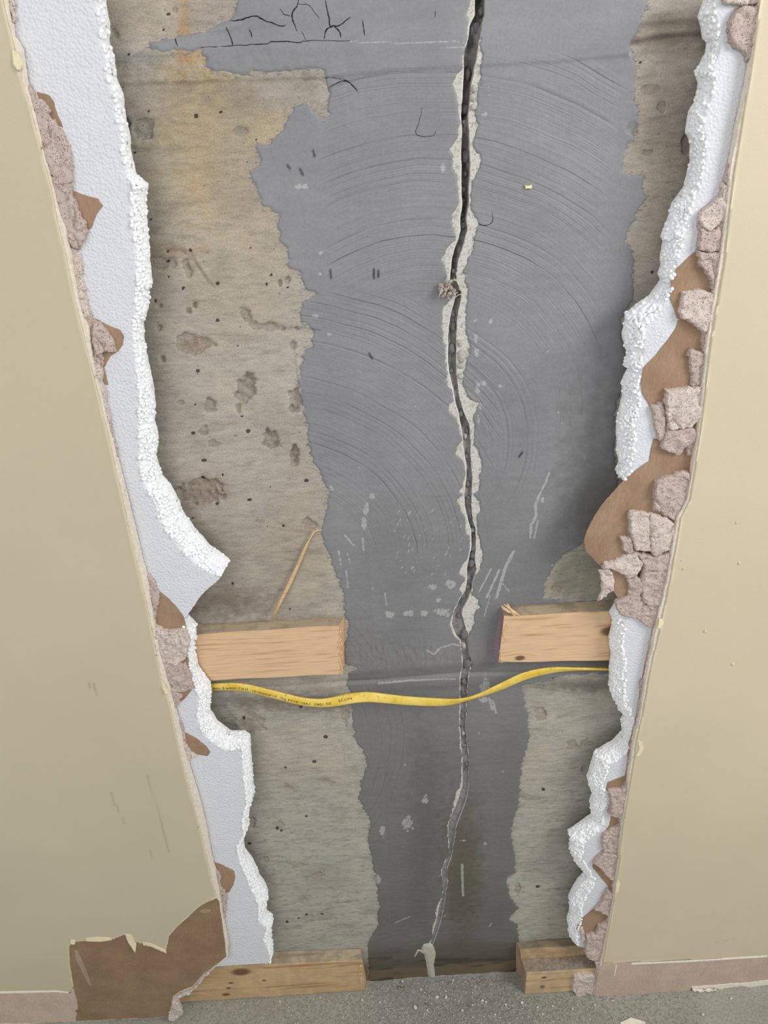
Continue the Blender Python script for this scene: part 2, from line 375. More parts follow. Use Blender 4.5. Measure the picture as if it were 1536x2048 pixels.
CH = [(0,10,0),(30,13,0),(45,4,0),(75,3,1),(100,2,5),(120,3,10),(140,3,15),(150,13,16),(165,18,18),(185,12,16),(200,8,16),(225,6,10),(240,5,12),(255,8,16),(270,10,8),(285,14,6),(295,18,12),(310,15,20),(330,20,18),(345,14,14),(365,10,4),
(385,9,3),(405,9,3),(420,15,6),(435,16,18),(450,15,26),(465,8,22),(480,5,20),(495,16,22),(515,20,20),(530,12,18),(545,6,14),(560,12,16),(590,4,10),(600,8,14),(615,20,14),(640,18,16),(665,12,14),(675,12,20),(700,9,20),(730,5,18),(755,5,14),
(770,12,8),(780,6,10),(800,6,16),(808,16,30),(820,20,26),(835,6,20),(850,5,12),(860,5,10),(880,3,5),(890,15,3),(905,18,16),(920,6,20),(940,4,16),(960,4,14),(975,4,14),(982,12,16),(990,2,6),(1000,14,14),(1020,12,14),(1035,6,8),(1050,8,6),(1065,9,4),
(1075,3,6),(1100,3,12),(1120,3,14),(1130,16,8),(1145,16,4),(1155,4,0),(1170,8,0),(1180,12,2),(1190,2,4),(1200,2,20),(1215,2,30),(1230,1,32),(1245,5,22),(1260,5,12),(1275,9,2),(1290,3,2),(1320,2,3),(1340,5,6),(1360,2,3),(1400,4,6),(1450,2,2),(1500,4,5),
(1530,2,3),(1565,6,3),(1580,8,2),(1590,12,0),(1605,8,2),(1620,2,3),(1650,3,2),(1700,2,1),(1735,2,2),(1760,3,3),(1790,1,1),(1815,9,2),(1840,8,2),(1860,3,2),(1890,1,3),(1950,2,2)]
cr = np.array(CR, float)
PL = W(cr[:, 1], cr[:, 0]); PR = W(cr[:, 2], cr[:, 0]); zc = (PL[:, 1]+PR[:, 1])/2
o_ = np.argsort(zc); zc = zc[o_]; xL = PL[o_, 0]; xR = PR[o_, 0]; dep = cr[o_, 3]/100
ch = np.array(CH, float); cz_ = W(925*np.ones(len(ch)), ch[:, 0])[:, 1]
mpp = np.array([np.linalg.norm(W(926, y)-W(925, y)) for y in ch[:, 0]])
o_ = np.argsort(cz_); cz_ = cz_[o_]; cl = (ch[:, 1]*mpp)[o_]; crr = (ch[:, 2]*mpp)[o_]
ZT = 1.98
rows = np.concatenate([np.arange(-0.03, 0.0, 0.01), np.arange(0, ZT, 0.002)])
def jag(z, seed): return fbm(z, z*0+3.1, 0.012, 3, seed)
XL = np.interp(rows, zc, xL)+0.0009*jag(rows, 3); XR = np.interp(rows, zc, xR)+0.0011*jag(rows, 8); XR = np.maximum(XR, XL+0.0016)
DEP = np.interp(rows, zc, dep)*np.where(rows > W(912, 600)[1], 0.85, 0.5)*(1+0.35*fbm(rows, rows*0+1.7, 0.03, 2, 13))
xa, xb = W(195, 0)[0]-0.02, W(1440, 0)[0]+0.02
nl = 235; nr = 215; ni = 12
ul = np.linspace(0, 1, nl)**0.82; ur = np.linspace(0, 1, nr)**(1/0.82)
cols = []
for u in (-0.60, -0.5): cols.append(np.full(len(rows), u))
for u in ul[:-1]: cols.append(xa+(XL-xa)*u)
cols.append(XL.copy()); iL = len(cols)-1
for k in range(ni): cols.append(XL+(XR-XL)*((k+0.25)/(ni-0.5)))
iR = len(cols); cols.append(XR.copy())
for u in ur[1:]: cols.append(XR+(xb-XR)*u)
for u in (0.5, 0.60): cols.append(np.full(len(rows), u))
X = np.stack(cols, 1); Z = np.repeat(rows[:, None], X.shape[1], 1)
nz, nx = X.shape
# --- coating outline
COAT = [(478,-25),(478,15),(462,38),(420,58),(400,65),(350,75),(312,85),(303,92),(300,103),(345,104),(400,104),(412,118),(408,130),(430,143),(462,146),(500,146),(560,143),(645,142),(650,170),(655,230),(640,235),(620,215),(605,205),(590,215),(575,235),
(565,250),(555,275),(545,290),(515,290),(520,320),(503,345),(508,370),(520,400),(527,415),(560,428),(552,450),(560,480),(575,500),(577,530),(605,550),(611,575),(634,588),(604,602),(600,640),(618,655),(622,690),(604,712),(600,760),(603,800),(615,850),
(618,900),(638,940),(662,985),(652,1030),(640,1060),(650,1090),(665,1130),(686,1180),(692,1240),(692,1330),(720,1333),(700,1345),(694,1360),(700,1380),(706,1440),(707,1475),(725,1500),(738,1525),(722,1560),(717,1600),(740,1640),(736,1680),(746,1720),
(752,1760),(757,1810),(757,1850),(738,1890),(738,1990),(1037,1990),(1037,1850),(1018,1838),(1040,1815),(1018,1790),(1010,1762),(1030,1740),(1025,1690),(1020,1655),(1037,1615),(1042,1570),(1047,1520),(1058,1480),(1058,1435),(1046,1395),
(1042,1368),(1120,1350),(1250,1345),(1250,1270),(1250,1205),(1190,1200),(1130,1205),(1085,1195),(1092,1160),(1112,1120),(1150,1092),(1200,1070),(1232,1000),(1236,960),(1228,900),(1242,850),(1226,830),(1252,765),(1250,700),(1240,640),(1262,600),(1266,550),
(1268,510),(1254,480),(1262,450),(1292,400),(1286,350),(1242,345),(1252,292),(1265,280),(1274,240),(1265,190),(1272,130),(1256,92),(1284,50),(1298,-25)]
t0 = np.array(COAT, float)
CP = Wp(COAT)
gx = np.arange(-0.6, 0.6, 0.003); gz = np.arange(-0.05, 2.02, 0.003); GX, GZ = np.meshgrid(gx, gz)
G = sdf(GX, GZ, CP)
HOLES = [[(405,140),(430,150),(470,165),(500,150),(460,148)],
         [(1045,1140),(1060,1120),(1045,1105)]]
def bil(Gm, X, Z):
    fx = (X-gx[0])/0.003; fz = (Z-gz[0])/0.003; xi = np.clip(fx.astype(int), 0, len(gx)-2); zi = np.clip(fz.astype(int), 0, len(gz)-2)
    fx = np.clip(fx-xi, 0, 1); fz = np.clip(fz-zi, 0, 1)
    return (Gm[zi, xi]*(1-fx)+Gm[zi, xi+1]*fx)*(1-fz)+(Gm[zi+1, xi]*(1-fx)+Gm[zi+1, xi+1]*fx)*fz
S0_ = bil(G, X, Z)
S = S0_+0.0035*fbm(X, Z, 0.012, 3, 21, 0.6, 1.3)+0.004*fbm(X, Z, 0.05, 2, 25)+0.0032*fbm(X, Z, 0.0055, 2, 27, 0.5, 1.3)*sstep(0.5, 0.2, Z*0+np.abs(S0_)*40)
# --- chip width beside the crack
XLb, XRb = XL[:, None], XR[:, None]
cln = np.interp(rows, cz_, cl)[:, None]; crn = np.interp(rows, cz_, crr)[:, None]
low_ = sstep(W(925, 1240)[1], W(925, 1320)[1], rows)[:, None]; vn_ = fbm(rows, rows*0+5.1, 0.02, 3, 17)[:, None]; cln = cln*(1-0.45*low_)*(1+0.5*vn_*(1-low_)+1.5*vn_*low_).clip(0, 3); crn = crn*(1-0.75*low_)*(1-0.5*vn_)
chipL = cln-(XLb-X)+0.0014*fbm(X, Z, 0.006, 3, 31)+0.0018*fbm(X, Z, 0.0035, 2, 33); chipR = crn-(X-XRb)+0.0016*fbm(X, Z, 0.006, 3, 35)+0.0022*fbm(X, Z, 0.0035, 2, 37)
onL = X <= XLb+1e-6; onR = X >= XRb-1e-6
chip = np.where(onL, chipL, np.where(onR, chipR, 0.01))
chip = np.where((onL & (cln < 0.0008)) | (onR & (crn < 0.0008)), -0.01, chip)
S = np.minimum(S, -chip)
# --- wall height (h > 0 stands proud)
H = 0.0009*fbm(X, Z, 0.10, 4, 41)+0.0005*fbm(X, Z, 0.012, 3, 45, 0.5, 1.6)
def E(px, py, rx, ry, rot=0.0):
    """soft elliptical blob of the photo's size, laid on the wall: 1 at the centre, 0 at the rim"""
    c = W(px, py); ax = (W(px+1, py)-c)*rx; az = (W(px, py+1)-c)*ry
    A = np.array([[ax[0], az[0]], [ax[1], az[1]]]); Ai = np.linalg.inv(A)
    dx = X-c[0]; dz = Z-c[1]; u = Ai[0, 0]*dx+Ai[0, 1]*dz; v = Ai[1, 0]*dx+Ai[1, 1]*dz
    if rot: cr_, sr = math.cos(rot), math.sin(rot); u, v = (u*rx*cr_+v*ry*sr)/rx, (-u*rx*sr+v*ry*cr_)/ry
    r = np.sqrt(u*u+v*v)
    return r
def blob(px, py, rx, ry, soft=0.35, nz_=0.35, rot=0.0, seed=50):
    r = E(px, py, rx, ry, rot)
    m = r < 2.5; out = np.zeros_like(X)
    if m.any(): out[m] = 1-sstep(1-soft, 1+soft, r[m]+nz_*fbm(X[m], Z[m], 0.009, 3, seed))
    return out
def line(pts, wpx, soft=0.5, y=0.0):
    P = Wp(pts, y); sc = np.linalg.norm(W(pts[0][0]+1, pts[0][1])-W(*pts[0]))
    x0, z0 = P.min(0)-0.03; x1, z1 = P.max(0)+0.03; m = (X > x0) & (X < x1) & (Z > z0) & (Z < z1); out = np.zeros_like(X)
    dd = segdist(X[m], Z[m], P); w = wpx*sc; out[m] = 1-sstep(w*(1-soft), w*(1+soft), dd); return out
bare = sstep(0.001, -0.001, S)
# board-mark ledge near the top
lp = Wp([(150,136),(420,128),(640,122),(800,104),(940,98),(1100,90),(1300,72),(1460,58)])
zl = np.interp(X, lp[:, 0], lp[:, 1]); dzl = Z-zl
H += 0.0032*sstep(-0.0185, -0.0155, dzl)*sstep(0.030, 0.012, dzl)*(0.55+0.45*sstep(W(660,120)[0]+0.02, W(640,120)[0], X))
H += 0.0012*fbm(X, Z, 0.007, 3, 61)*sstep(-0.018, -0.015, dzl)*sstep(0.02, 0.012, dzl)*bare
# board joint behind the furring strips
lq = Wp([(380,1392),(700,1368),(930,1350),(1260,1348)]); zq = np.interp(X, lq[:, 0], lq[:, 1]); dq = Z-zq
H += 0.0022*sstep(0.004, 0.001, dq)*sstep(-0.03, -0.012, dq)-0.0015*np.exp(-(dq-0.006)**2/(2*0.0025**2))
SP = [(490,782,15,30,7,.2),(385,688,30,18,4,0),(405,985,38,24,5,0),(545,880,14,17,7,0),(590,802,12,18,6,0),(590,912,9,22,7,0),(492,630,9,19,4,-.4),(375,538,10,16,5,-.5),(320,525,34,12,3,0),(545,655,40,8,3,.1),(585,690,8,12,4,0),
 (420,812,9,12,4,0),(405,860,8,8,3,0),(293,258,17,20,4,0),(250,250,10,26,4,0),(480,262,14,8,2,0),(575,562,5,6,4,0),(560,566,4,5,4,0),(320,612,4,5,4,0),(390,612,4,6,4,0),(377,621,4,6,4,0),(325,720,4,6,4,0),(320,655,5,5,3,0),
 (362,805,6,4,3,0),(425,885,12,8,1.5,0),(620,1050,16,9,3,.5),(505,1448,24,17,2,0),(455,1450,18,18,1.2,0),(690,1435,8,14,3,0),(1080,1430,12,12,3,0),(1175,1485,10,6,2,0),(1145,1490,12,8,2,0),(1168,1538,5,5,3,0),(1115,1180,10,6,3,0),
 (1322,215,9,10,2.5,0),(1300,178,16,8,2,0),(1372,285,8,22,6,0),(1265,255,10,14,3,0),(1295,305,8,5,2,0),(595,1730,16,6,1.5,0),(640,1750,10,5,2,0),(530,1720,8,5,2,0),(575,1575,8,8,2,0),(655,1565,10,5,2,0),(605,1800,8,6,2,0),(640,1835,28,7,1.5,0),
 (505,1645,6,10,2,0),(560,1650,6,8,2,0),(300,88,6,2,1,0),(350,20,4,4,2,0),(330,18,5,3,2,0),(232,68,5,14,2,-.5),(1035,1780,5,12,3,0),(1045,1590,8,8,2,0),(1180,1720,6,8,2,0)]
spall = np.zeros_like(X)
for i, (a, b, rx, ry, dp, rot) in enumerate(SP):
    m = blob(a, b, rx*1.05, ry*1.05, 0.3, 0.75, rot, 70+i % 9); H -= m*dp*0.0012*(0.75+0.6*fbm(X, Z, 0.007, 3, 5)); spall = np.maximum(spall, m)
# little bug holes
holes = np.zeros_like(X)
for i in range(150):
    a, b = (random.uniform(215, 700), random.uniform(0, 1890)) if i % 3 else (random.uniform(1050, 1400), random.uniform(0, 1890))
    r = random.uniform(1.6, 3.4); m = blob(a, b, r*random.uniform(.8, 1.6), r, 0.3, 0.1); m *= bare; H -= m*0.0012; holes = np.maximum(holes, m)
# raised mortar fins
for pts, w, h in (([(350,490),(385,500),(400,530),(430,570)], 2.5, 1.8), ([(330,500),(365,505),(395,530),(415,565)], 2.5, -1.5), ([(560,655),(600,650),(640,655)], 3, 2), ([(590,690),(600,760),(597,830)], 2.5, 1.5),
    ([(230,270),(260,290),(300,295),(318,280)], 2.5, 2), ([(330,240),(350,248),(400,252)], 2, -1.6), ([(480,50),(400,66),(350,76),(305,90)], 4, 0.8), ([(480,500),(500,502),(545,500)], 1.5, -1), ([(290,785),(340,770)], 2, 1.5),
    ([(1270,255),(1330,235),(1420,215)], 3, -1.0), ([(1262,285),(1330,270),(1410,245)], 3, 1.2), ([(1050,1375),(1130,1385),(1250,1395)], 1.5, -1)):
    H += line(pts, w)*h*0.001
# crack depth
u = np.clip((X-XLb)/(XRb-XLb), 0, 1); ins = np.zeros_like(X, bool); ins[:, iL+1:iR] = True
H = np.where(ins, -DEP[:, None]*(0.55+0.45*np.sin(np.pi*np.clip(u, 0, 1))**0.5)*(1+0.9*fbm(X, Z, 0.011, 3, 91, 1.6, 0.8)), H)
# colour of the bare concrete (stains and patches, with some shade painted in)
zt = (Z/1.9)
base = LA(184, 176, 164)[None, None]*(sstep(0.2, 1.5, Z))[..., None]+LA(180, 177, 165)[None, None]*(1-sstep(0.2, 1.5, Z))[..., None]
COL = base*(1+0.10*fbm(X, Z, 0.15, 4, 101)[..., None])
def paint(mask, col, k=1.0):
    global COL
    m = (np.clip(mask, 0, 1)*k)[..., None]; COL = COL*(1-m)+LA(*col)[None, None]*m
paint(sstep(0.0, 0.01, dzl-0.022)*sstep(0.1, -0.1, X), (186, 174, 156), 0.7)
paint(blob(410,210,95,95,0.6,0.6), (192,168,118), 0.75)
paint(blob(430,330,120,130,0.7,0.6), (190,170,128), 0.6)
paint(blob(520,260,60,60,0.6,0.6), (190,176,138), 0.6)
paint(blob(405,360,26,60,0.7,0.6), (196,158,104), 0.45)
paint(blob(368,50,12,90,0.8,0.6), (190,140,82), 0.55)
paint(blob(378,118,28,12,0.8,0.6), (196,138,82), 0.45)
paint(blob(470,480,130,200,0.7,0.5), (188,174,148), 0.45)
paint(blob(330,500,60,16,0.7,0.6), (160,132,104), 0.6)
paint(blob(410,985,42,26,0.6,0.5), (150,122,100), 0.7)
paint(blob(385,690,32,18,0.5,0.5), (168,146,122), 0.7)
paint(blob(290,600,60,330,0.8,0.5), (146,142,126), 0.5)
paint(blob(500,1120,180,100,0.7,0.4), (168,158,142), 0.5)
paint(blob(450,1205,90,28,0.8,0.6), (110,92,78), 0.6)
paint(blob(290,262,17,17,0.3,0.3), (172,176,162), 0.9)
paint(blob(600,1100,70,150,0.8,0.5), (176,162,142), 0.4)
paint(blob(240,115,70,14,0.5,0.6), (150,155,152), 0.6)
paint(blob(470,185,70,22,0.5,0.8), (140,136,130), 0.5); paint(blob(520,215,60,28,0.6,0.8), (168,152,132), 0.5)
paint(blob(1200,1150,110,60,0.6,0.6), (140,136,120), 0.6)
paint(blob(1330,260,90,90,0.6,0.6), (158,144,128), 0.5); paint(blob(1340,70,90,30,0.6,0.5), (150,136,118), 0.5)
paint(line([(1262,84),(1330,72),(1440,66)], 5, 0.8), (92,80,72), 0.7); paint(line([(1270,50),(1440,38)], 5, 0.9), (120,108,96), 0.6)
paint(blob(640,1405,220,16,0.8,0.8), (106,98,86), 0.6); paint(blob(1150,1370,120,14,0.8,0.6), (104,98,88), 0.6)  # wet joint bands; the right one also carries painted shade below the strip
paint(sstep(0.2, 0.6, fbm(X, Z, 0.014, 5, 111, 0.35, 1.6))*bare, (128,122,110), 0.35); paint(sstep(0.15, 0.5, fbm(X, Z, 0.12, 4, 112))*bare, (158,150,142), 0.4); paint(sstep(0.2, 0.5, fbm(X, Z, 0.09, 4, 114))*bare, (196,186,166), 0.35)
paint(sstep(0.2, 0.5, fbm(X, Z, 0.008, 3, 115, 0.5, 1.5))*sstep(0.9, 0.4, Z), (122,116,104), 0.35)
paint(spall, (188,176,162), 0.45)
paint(sstep(0.055, 0.03, Z+0.006*fbm(X, Z, 0.03, 3, 7)), (112,100,78), 0.85)       # dirty brown foot of the wall
paint(sstep(0.10, 0.05, Z)*sstep(0.4, 0.6, 0.5+0.5*fbm(X, Z, 0.05, 3, 9, 0.3, 1)), (84,82,66), 0.6)
COLW = COL.copy()
# colour of the coating
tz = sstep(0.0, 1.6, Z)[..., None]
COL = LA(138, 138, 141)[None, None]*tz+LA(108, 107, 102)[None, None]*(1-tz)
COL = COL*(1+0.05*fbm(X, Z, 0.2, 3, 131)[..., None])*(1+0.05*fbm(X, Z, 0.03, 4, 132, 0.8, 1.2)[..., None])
paint(sstep(0.15, 0.05, Z+0.02*fbm(X, Z, 0.05, 3, 133, 0.4, 1)), (84,80,66), 0.85); paint(sstep(0.05, 0.035, Z+0.006*fbm(X, Z, 0.04, 3, 134, 0.3, 1)), (112,98,78), 0.85); paint(sstep(0.1, 0.45, fbm(X, Z, 0.03, 4, 136, 0.3, 1.5))*sstep(0.12, 0.05, Z), (60,58,46), 0.75)
paint(blob(925,1740,34,130,0.8,0.5), (88,80,62), 0.7)
paint(blob(850,1700,30,160,0.9,0.6), (84,84,78), 0.45)
paint(sstep(0.5, 0.1, S*100)*sstep(0.2, 0.5, fbm(X, Z, 0.01, 3, 135, .5, 1.5)), (122,120,112), 0.4)
paint(blob(880,575,34,42,0.9,0.3), (112,112,114), 0.25)  # soft shadow of the fibre tuft, painted into the coating
paint(blob(1190,960,60,150,0.8,0.8), (100,102,98), 0.5)  # dark patch paints in the shade beside the right foam board
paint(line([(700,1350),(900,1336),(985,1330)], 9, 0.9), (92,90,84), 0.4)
HL = [[(455,40),(470,42),(485,40),(512,32),(535,44),(560,52),(570,50)],[(453,55),(462,75),(467,92)],[(597,0),(595,12),(587,22),(585,32),(588,48),(594,62)],[(560,18),(568,28),(585,32)],[(597,8),(615,10),(628,22),(640,38)],
      [(650,0),(655,20),(660,50),(668,52),(680,50),(700,35)],[(668,52),(652,60),(648,78)],[(668,52),(678,62),(682,74)],[(603,62),(612,80)],[(725,40),(729,72)],[(403,96),(470,92),(530,88),(545,84),(580,84),(600,86),(615,82),(700,82)],
      [(500,60),(505,75)],[(350,75),(356,92)],[(870,22),(869,35)],[(843,215),(838,245),(831,262),(840,272),(865,272),(872,262)],[(948,438),(955,446),(972,450),(985,442),(985,425)],[(565,148),(610,160),(660,155),(700,165),(715,185)],
      [(942,142),(944,160)],[(655,178),(690,162),(714,182)]]
hl = np.zeros_like(X)
for pts in [[(747,538),(748,556)],[(661,540),(662,556)],[(756,540),(757,554)],[(738,706),(744,716)],[(1038,912),(1044,904)],[(600,338),(606,350)],[(626,300),(629,312)],[(575,330),(580,338)]]: hl = np.maximum(hl, line(pts, 2.2, 0.5))
paint(hl, (34,34,36), 0.85)
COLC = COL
mark = np.zeros_like(X)
def mk(m, k=1.0):
    global mark; mark = np.maximum(mark, m*k)
for a, b, rx, ry in [(861,1173,13,8),(901,1167,13,12),(878,1200,9,8),(780,1228,11,8),(816,1226,13,8),(848,1226,9,8),(887,1224,18,9),(742,992,7,7),(733,1018,8,14),(728,1045,6,14),(970,1372,13,22),(968,1398,16,6),(641,506,7,5),(640,548,6,4),(631,631,8,6),
    (600,372,16,6),(951,640,7,6),(951,675,5,9),(953,705,6,10),(966,766,9,7),(1000,770,6,5),(982,642,5,5),(955,770,5,18),(960,810,5,8),(957,840,4,14),(663,976,6,10),(885,335,8,14),(970,228,9,8),(932,550,4,6),(962,523,5,4),(1105,1130,5,3),(660,668,6,5),
    (1260,108,6,8),(756,1758,8,10),(815,1645,12,18),(850,1598,8,10),(765,1662,6,12),(925,1680,9,3),(970,1686,5,5),(1020,1760,8,12),(1085,1000,4,6)]:
    mk(blob(a, b, rx, ry, 0.5, 0.6), 0.75)
for pts, w in (([(1027,1102),(1010,1135),(1000,1170),(993,1194)], 4), ([(998,1140),(984,1170),(973,1194)], 3), ([(982,1137),(967,1165),(957,1184)], 2), ([(1000,1160),(1018,1182)], 2), ([(980,1190),(968,1232)], 1.6), ([(1098,945),(1090,965),(1080,985)], 3),
    ([(1080,985),(1070,1010),(1072,1030),(1062,1050),(1060,1075)], 3.5), ([(1075,1040),(1068,1075)], 2.5), ([(757,1364),(830,1358),(910,1355)], 2.6), ([(855,1300),(868,1308),(880,1295),(905,1287),(918,1290)], 2.8), ([(700,84),(800,86),(936,84)], 2.0),  # last stroke paints the ledge's highlight as a pale line
    ([(935,94),(880,95)], 1.6), ([(695,1105),(700,1125)], 2), ([(677,1100),(682,1130)], 2), ([(770,1185),(773,1210)], 2), ([(985,1400),(992,1425)], 3), ([(978,1395),(984,1418)], 3), ([(924,1728),(926,1790)], 3.2), ([(725,1075),(727,1100)], 2.2), ([(690,1070),(708,1090)], 2.4),
    ([(692,1140),(696,1175)], 2.2), ([(1100,700),(1092,704)], 1.5), ([(820,1832),(790,1845)], 1.8), ([(983,1845),(978,1852)], 1.6), ([(604,376),(616,374)], 2.0)): mk(line(pts, w), 0.8)
for i in range(8): mk(line([(970, 168+i*8), (982, 166+i*8)], 1.4), 0.62)
for i in range(55):
    a = random.uniform(790, 925); b = random.uniform(1020, 1150); l_ = random.uniform(3, 9); mk(line([(a, b), (a+l_*0.5, b-l_)], 1.5), random.choice([0.6, 0.75]))
for i in range(60):
    a = random.uniform(640, 1230); b = random.uniform(150, 1850); mk(blob(a, b, random.uniform(1.5, 3), random.uniform(1.5, 3), 0.4, 0.1), 0.7)
# drips in the thick coating beside the crack
drip = blob(800,1308,110,26,0.7,0.4); Hc = drip*0.0016*fbm(X, Z, 0.006, 3, 141, 1.3, 0.35)
Hc += 0.0012*blob(500,120,110,28,0.6,0.6)*fbm(X, Z, 0.008, 3, 143, 1, 0.6)+0.0007*blob(400,80,110,30,0.6,0.3)*fbm(X+Z*0.6, Z, 0.008, 3, 145, 1, 0.3)
for pts, w, h in (([(565,148),(610,160),(660,155),(700,165),(715,185)], 2.5, -0.9), ([(930,1000),(935,1040)], 2, .5), ([(700,1330),(690,1345),(700,1362),(830,1358)], 3, -1.0)): Hc += line(pts, w)*h*0.001
pale = np.clip(sstep(-0.0002, 0.0008, chip), 0, 1)*(~ins); pale = np.where(onL | onR, pale, 0)
pale = np.maximum(pale, 0.0)*sstep(0.06, 0.12, Z)*(0.75+0.25*sstep(0.3, 1.0, Z))
Y = -H
idx = np.arange(nx*nz).reshape(nz, nx)
def quads(keep):
    return np.stack([idx[:-1, :-1][keep], idx[:-1, 1:][keep], idx[1:, 1:][keep], idx[1:, :-1][keep]], 1)
def cut(V, q, at):
    used = np.unique(q); mp = -np.ones(len(V), int); mp[used] = np.arange(len(used)); return V[used], mp[q], {k: v[used] for k, v in at.items()}
V = np.stack([X.ravel(), Y.ravel(), Z.ravel()], 1)
smin = np.minimum(np.minimum(S[:-1, :-1], S[1:, 1:]), np.minimum(S[:-1, 1:], S[1:, :-1])); smax = np.maximum(np.maximum(S[:-1, :-1], S[1:, 1:]), np.maximum(S[:-1, 1:], S[1:, :-1]))
mc = m_concrete()
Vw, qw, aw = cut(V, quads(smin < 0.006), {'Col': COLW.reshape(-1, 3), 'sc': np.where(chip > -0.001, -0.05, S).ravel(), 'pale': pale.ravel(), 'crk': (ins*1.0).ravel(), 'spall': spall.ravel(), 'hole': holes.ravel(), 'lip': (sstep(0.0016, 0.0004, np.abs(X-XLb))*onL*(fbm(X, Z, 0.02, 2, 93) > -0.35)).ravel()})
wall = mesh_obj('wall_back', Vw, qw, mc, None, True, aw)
tag(wall, 'cracked bare concrete back wall seen through the broken opening', 'wall', None, 'structure')
TH = 0.0013
inc = np.zeros_like(smax, bool); inc[:, iL:iR] = True
Yc_ = Y-np.clip(S*0.8, -0.002, TH)-Hc-0.0001
Vc = np.stack([X.ravel(), Yc_.ravel(), Z.ravel()], 1)
def arc(cpx, cpy, r0, r1, freq, x0, x1, y0, y1, amp):
    c = W(cpx, cpy); k = np.linalg.norm(W(cpx+1, cpy)-c); a = W(x0, (y0+y1)/2)[0]; b = W(x1, (y0+y1)/2)[0]; lo = W((x0+x1)/2, y1)[1]; hi = W((x0+x1)/2, y0)[1]
    return (c[0], c[1], r0, r1, freq, a, b, lo, hi, amp)
cA = W(850, 860); rA0 = abs(W(850, 560)[1]-cA[1]); rA1 = abs(W(850, 120)[1]-cA[1])
cB = W(560, 1130); rB = lambda x, y: float(np.hypot(*(W(x, y)-cB)))
cD = W(800, 900)
arcs = [(cA[0], cA[1], rA0-0.03, rA1+0.05, 210, W(620,300)[0], W(1250,300)[0], W(850,900)[1], W(850,100)[1], 1.0),
        (cB[0], cB[1], rB(640,1000), rB(860,600), 260, W(600,900)[0], W(1010,900)[0], W(800,1120)[1], W(800,560)[1], 1.0),
        (cD[0], cD[1], 0.10, 0.21, 150, W(900,700)[0], W(1130,700)[0], W(800,1040)[1], W(800,580)[1], 1.2),
        (W(300,1500)[0], W(300,1500)[1], 0.2, 0.5, 260, W(690,1500)[0], W(1040,1500)[0], W(800,1900)[1], W(800,1000)[1], 0.45)]
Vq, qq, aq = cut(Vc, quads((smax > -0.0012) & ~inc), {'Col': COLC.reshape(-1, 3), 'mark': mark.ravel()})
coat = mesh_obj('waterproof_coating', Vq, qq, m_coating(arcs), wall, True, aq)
tag(coat, 'grey trowelled coating spread over the concrete on both sides of the crack')
mhl = m_plain('hairline_gap_shade', L(38, 38, 42), 0.9, 300, 0.1)  # flat dark ribbons over the coating, painting in the shade of the gaps
def coat_y(x, z):
    i = int(np.clip(np.searchsorted(rows, z), 1, len(rows)-1)); i = i if abs(rows[i]-z) < abs(rows[i-1]-z) else i-1
    return float(np.interp(x, X[i], Yc_[i]))
for hi, pts_ in enumerate(HL):
    P = cat(Wp(pts_), 6); n = len(P); w_ = 0.0006 if hi in (0, 1, 2, 5, 6, 7, 11) else (0.00028 if hi in (8, 13, 14, 3, 4) else 0.00045)
    P = P+np.stack([0.0012*fbm(P[:, 0], P[:, 1], 0.006, 3, 7), 0.0012*fbm(P[:, 0], P[:, 1], 0.006, 3, 9)], 1)
    t = np.gradient(P, axis=0); t /= np.maximum(np.linalg.norm(t, axis=1), 1e-9)[:, None]; nn = np.stack([-t[:, 1], t[:, 0]], 1)
    wd = w_*(0.35+0.65*np.sin(np.pi*np.linspace(0.08, 0.92, n)))*(0.7+0.6*RNG.rand(n)); A_ = P+nn*wd[:, None]; B_ = P-nn*wd[:, None]
    VV = [(p[0], coat_y(p[0], p[1])-0.00022, p[1]) for p in np.concatenate([A_, B_])]
    mesh_obj('hairline_crack', VV, [[i, i+1, n+i+1, n+i] for i in range(n-1)], mhl, coat)
# stones standing in the crack
st = []
m_stone = m_plain('crack_stone', L(112, 110, 112), 0.85, 300, 0.2, 0.25)
m_stone2 = m_plain('crack_stone_pale', L(176, 174, 166), 0.85, 300, 0.2, 0.2)
zz = W(925, 1540)[1]; k = 0; Vs, Fs = ico(2)
while zz < 1.83:
    a = np.interp(zz, rows, XL); b = np.interp(zz, rows, XR); w = b-a; dd_ = np.interp(zz, rows, DEP)
    r = min(0.008, w*0.5)*random.uniform(0.5, 1.3)
    n_ = Vs*(1+0.4*(RNG.rand(len(Vs), 1)-0.5)); rr = np.array([r*random.uniform(.7, 1.2), r, r*random.uniform(0.8, 1.5)])
    p = n_*rr+np.array([a+w*random.uniform(0.3, 0.8), dd_*random.uniform(0.7, 1.0), zz])
    mesh_obj('aggregate_stone', p, Fs, m_stone2 if k % 9 == 4 else m_stone, wall); k += 1
    zz += rr[2]*random.uniform(1.6, 7.0)
for (a, b, rx, rz) in ((918,684,6,5),(923,712,9,14),(922,731,9,6),(921,752,8,7),(920,690,5,4),(946,195,6,7),(947,215,6,5),(948,178,6,6)):
    c = W(a, b); s_ = 0.00062; n_ = Vs*(1+0.25*(RNG.rand(len(Vs), 1)-0.5)); mesh_obj('aggregate_stone', n_*np.array([rx*s_, 0.003, rz*s_*1.1])+np.array([c[0], -0.0002, c[1]]), Fs, m_stone2, wall)

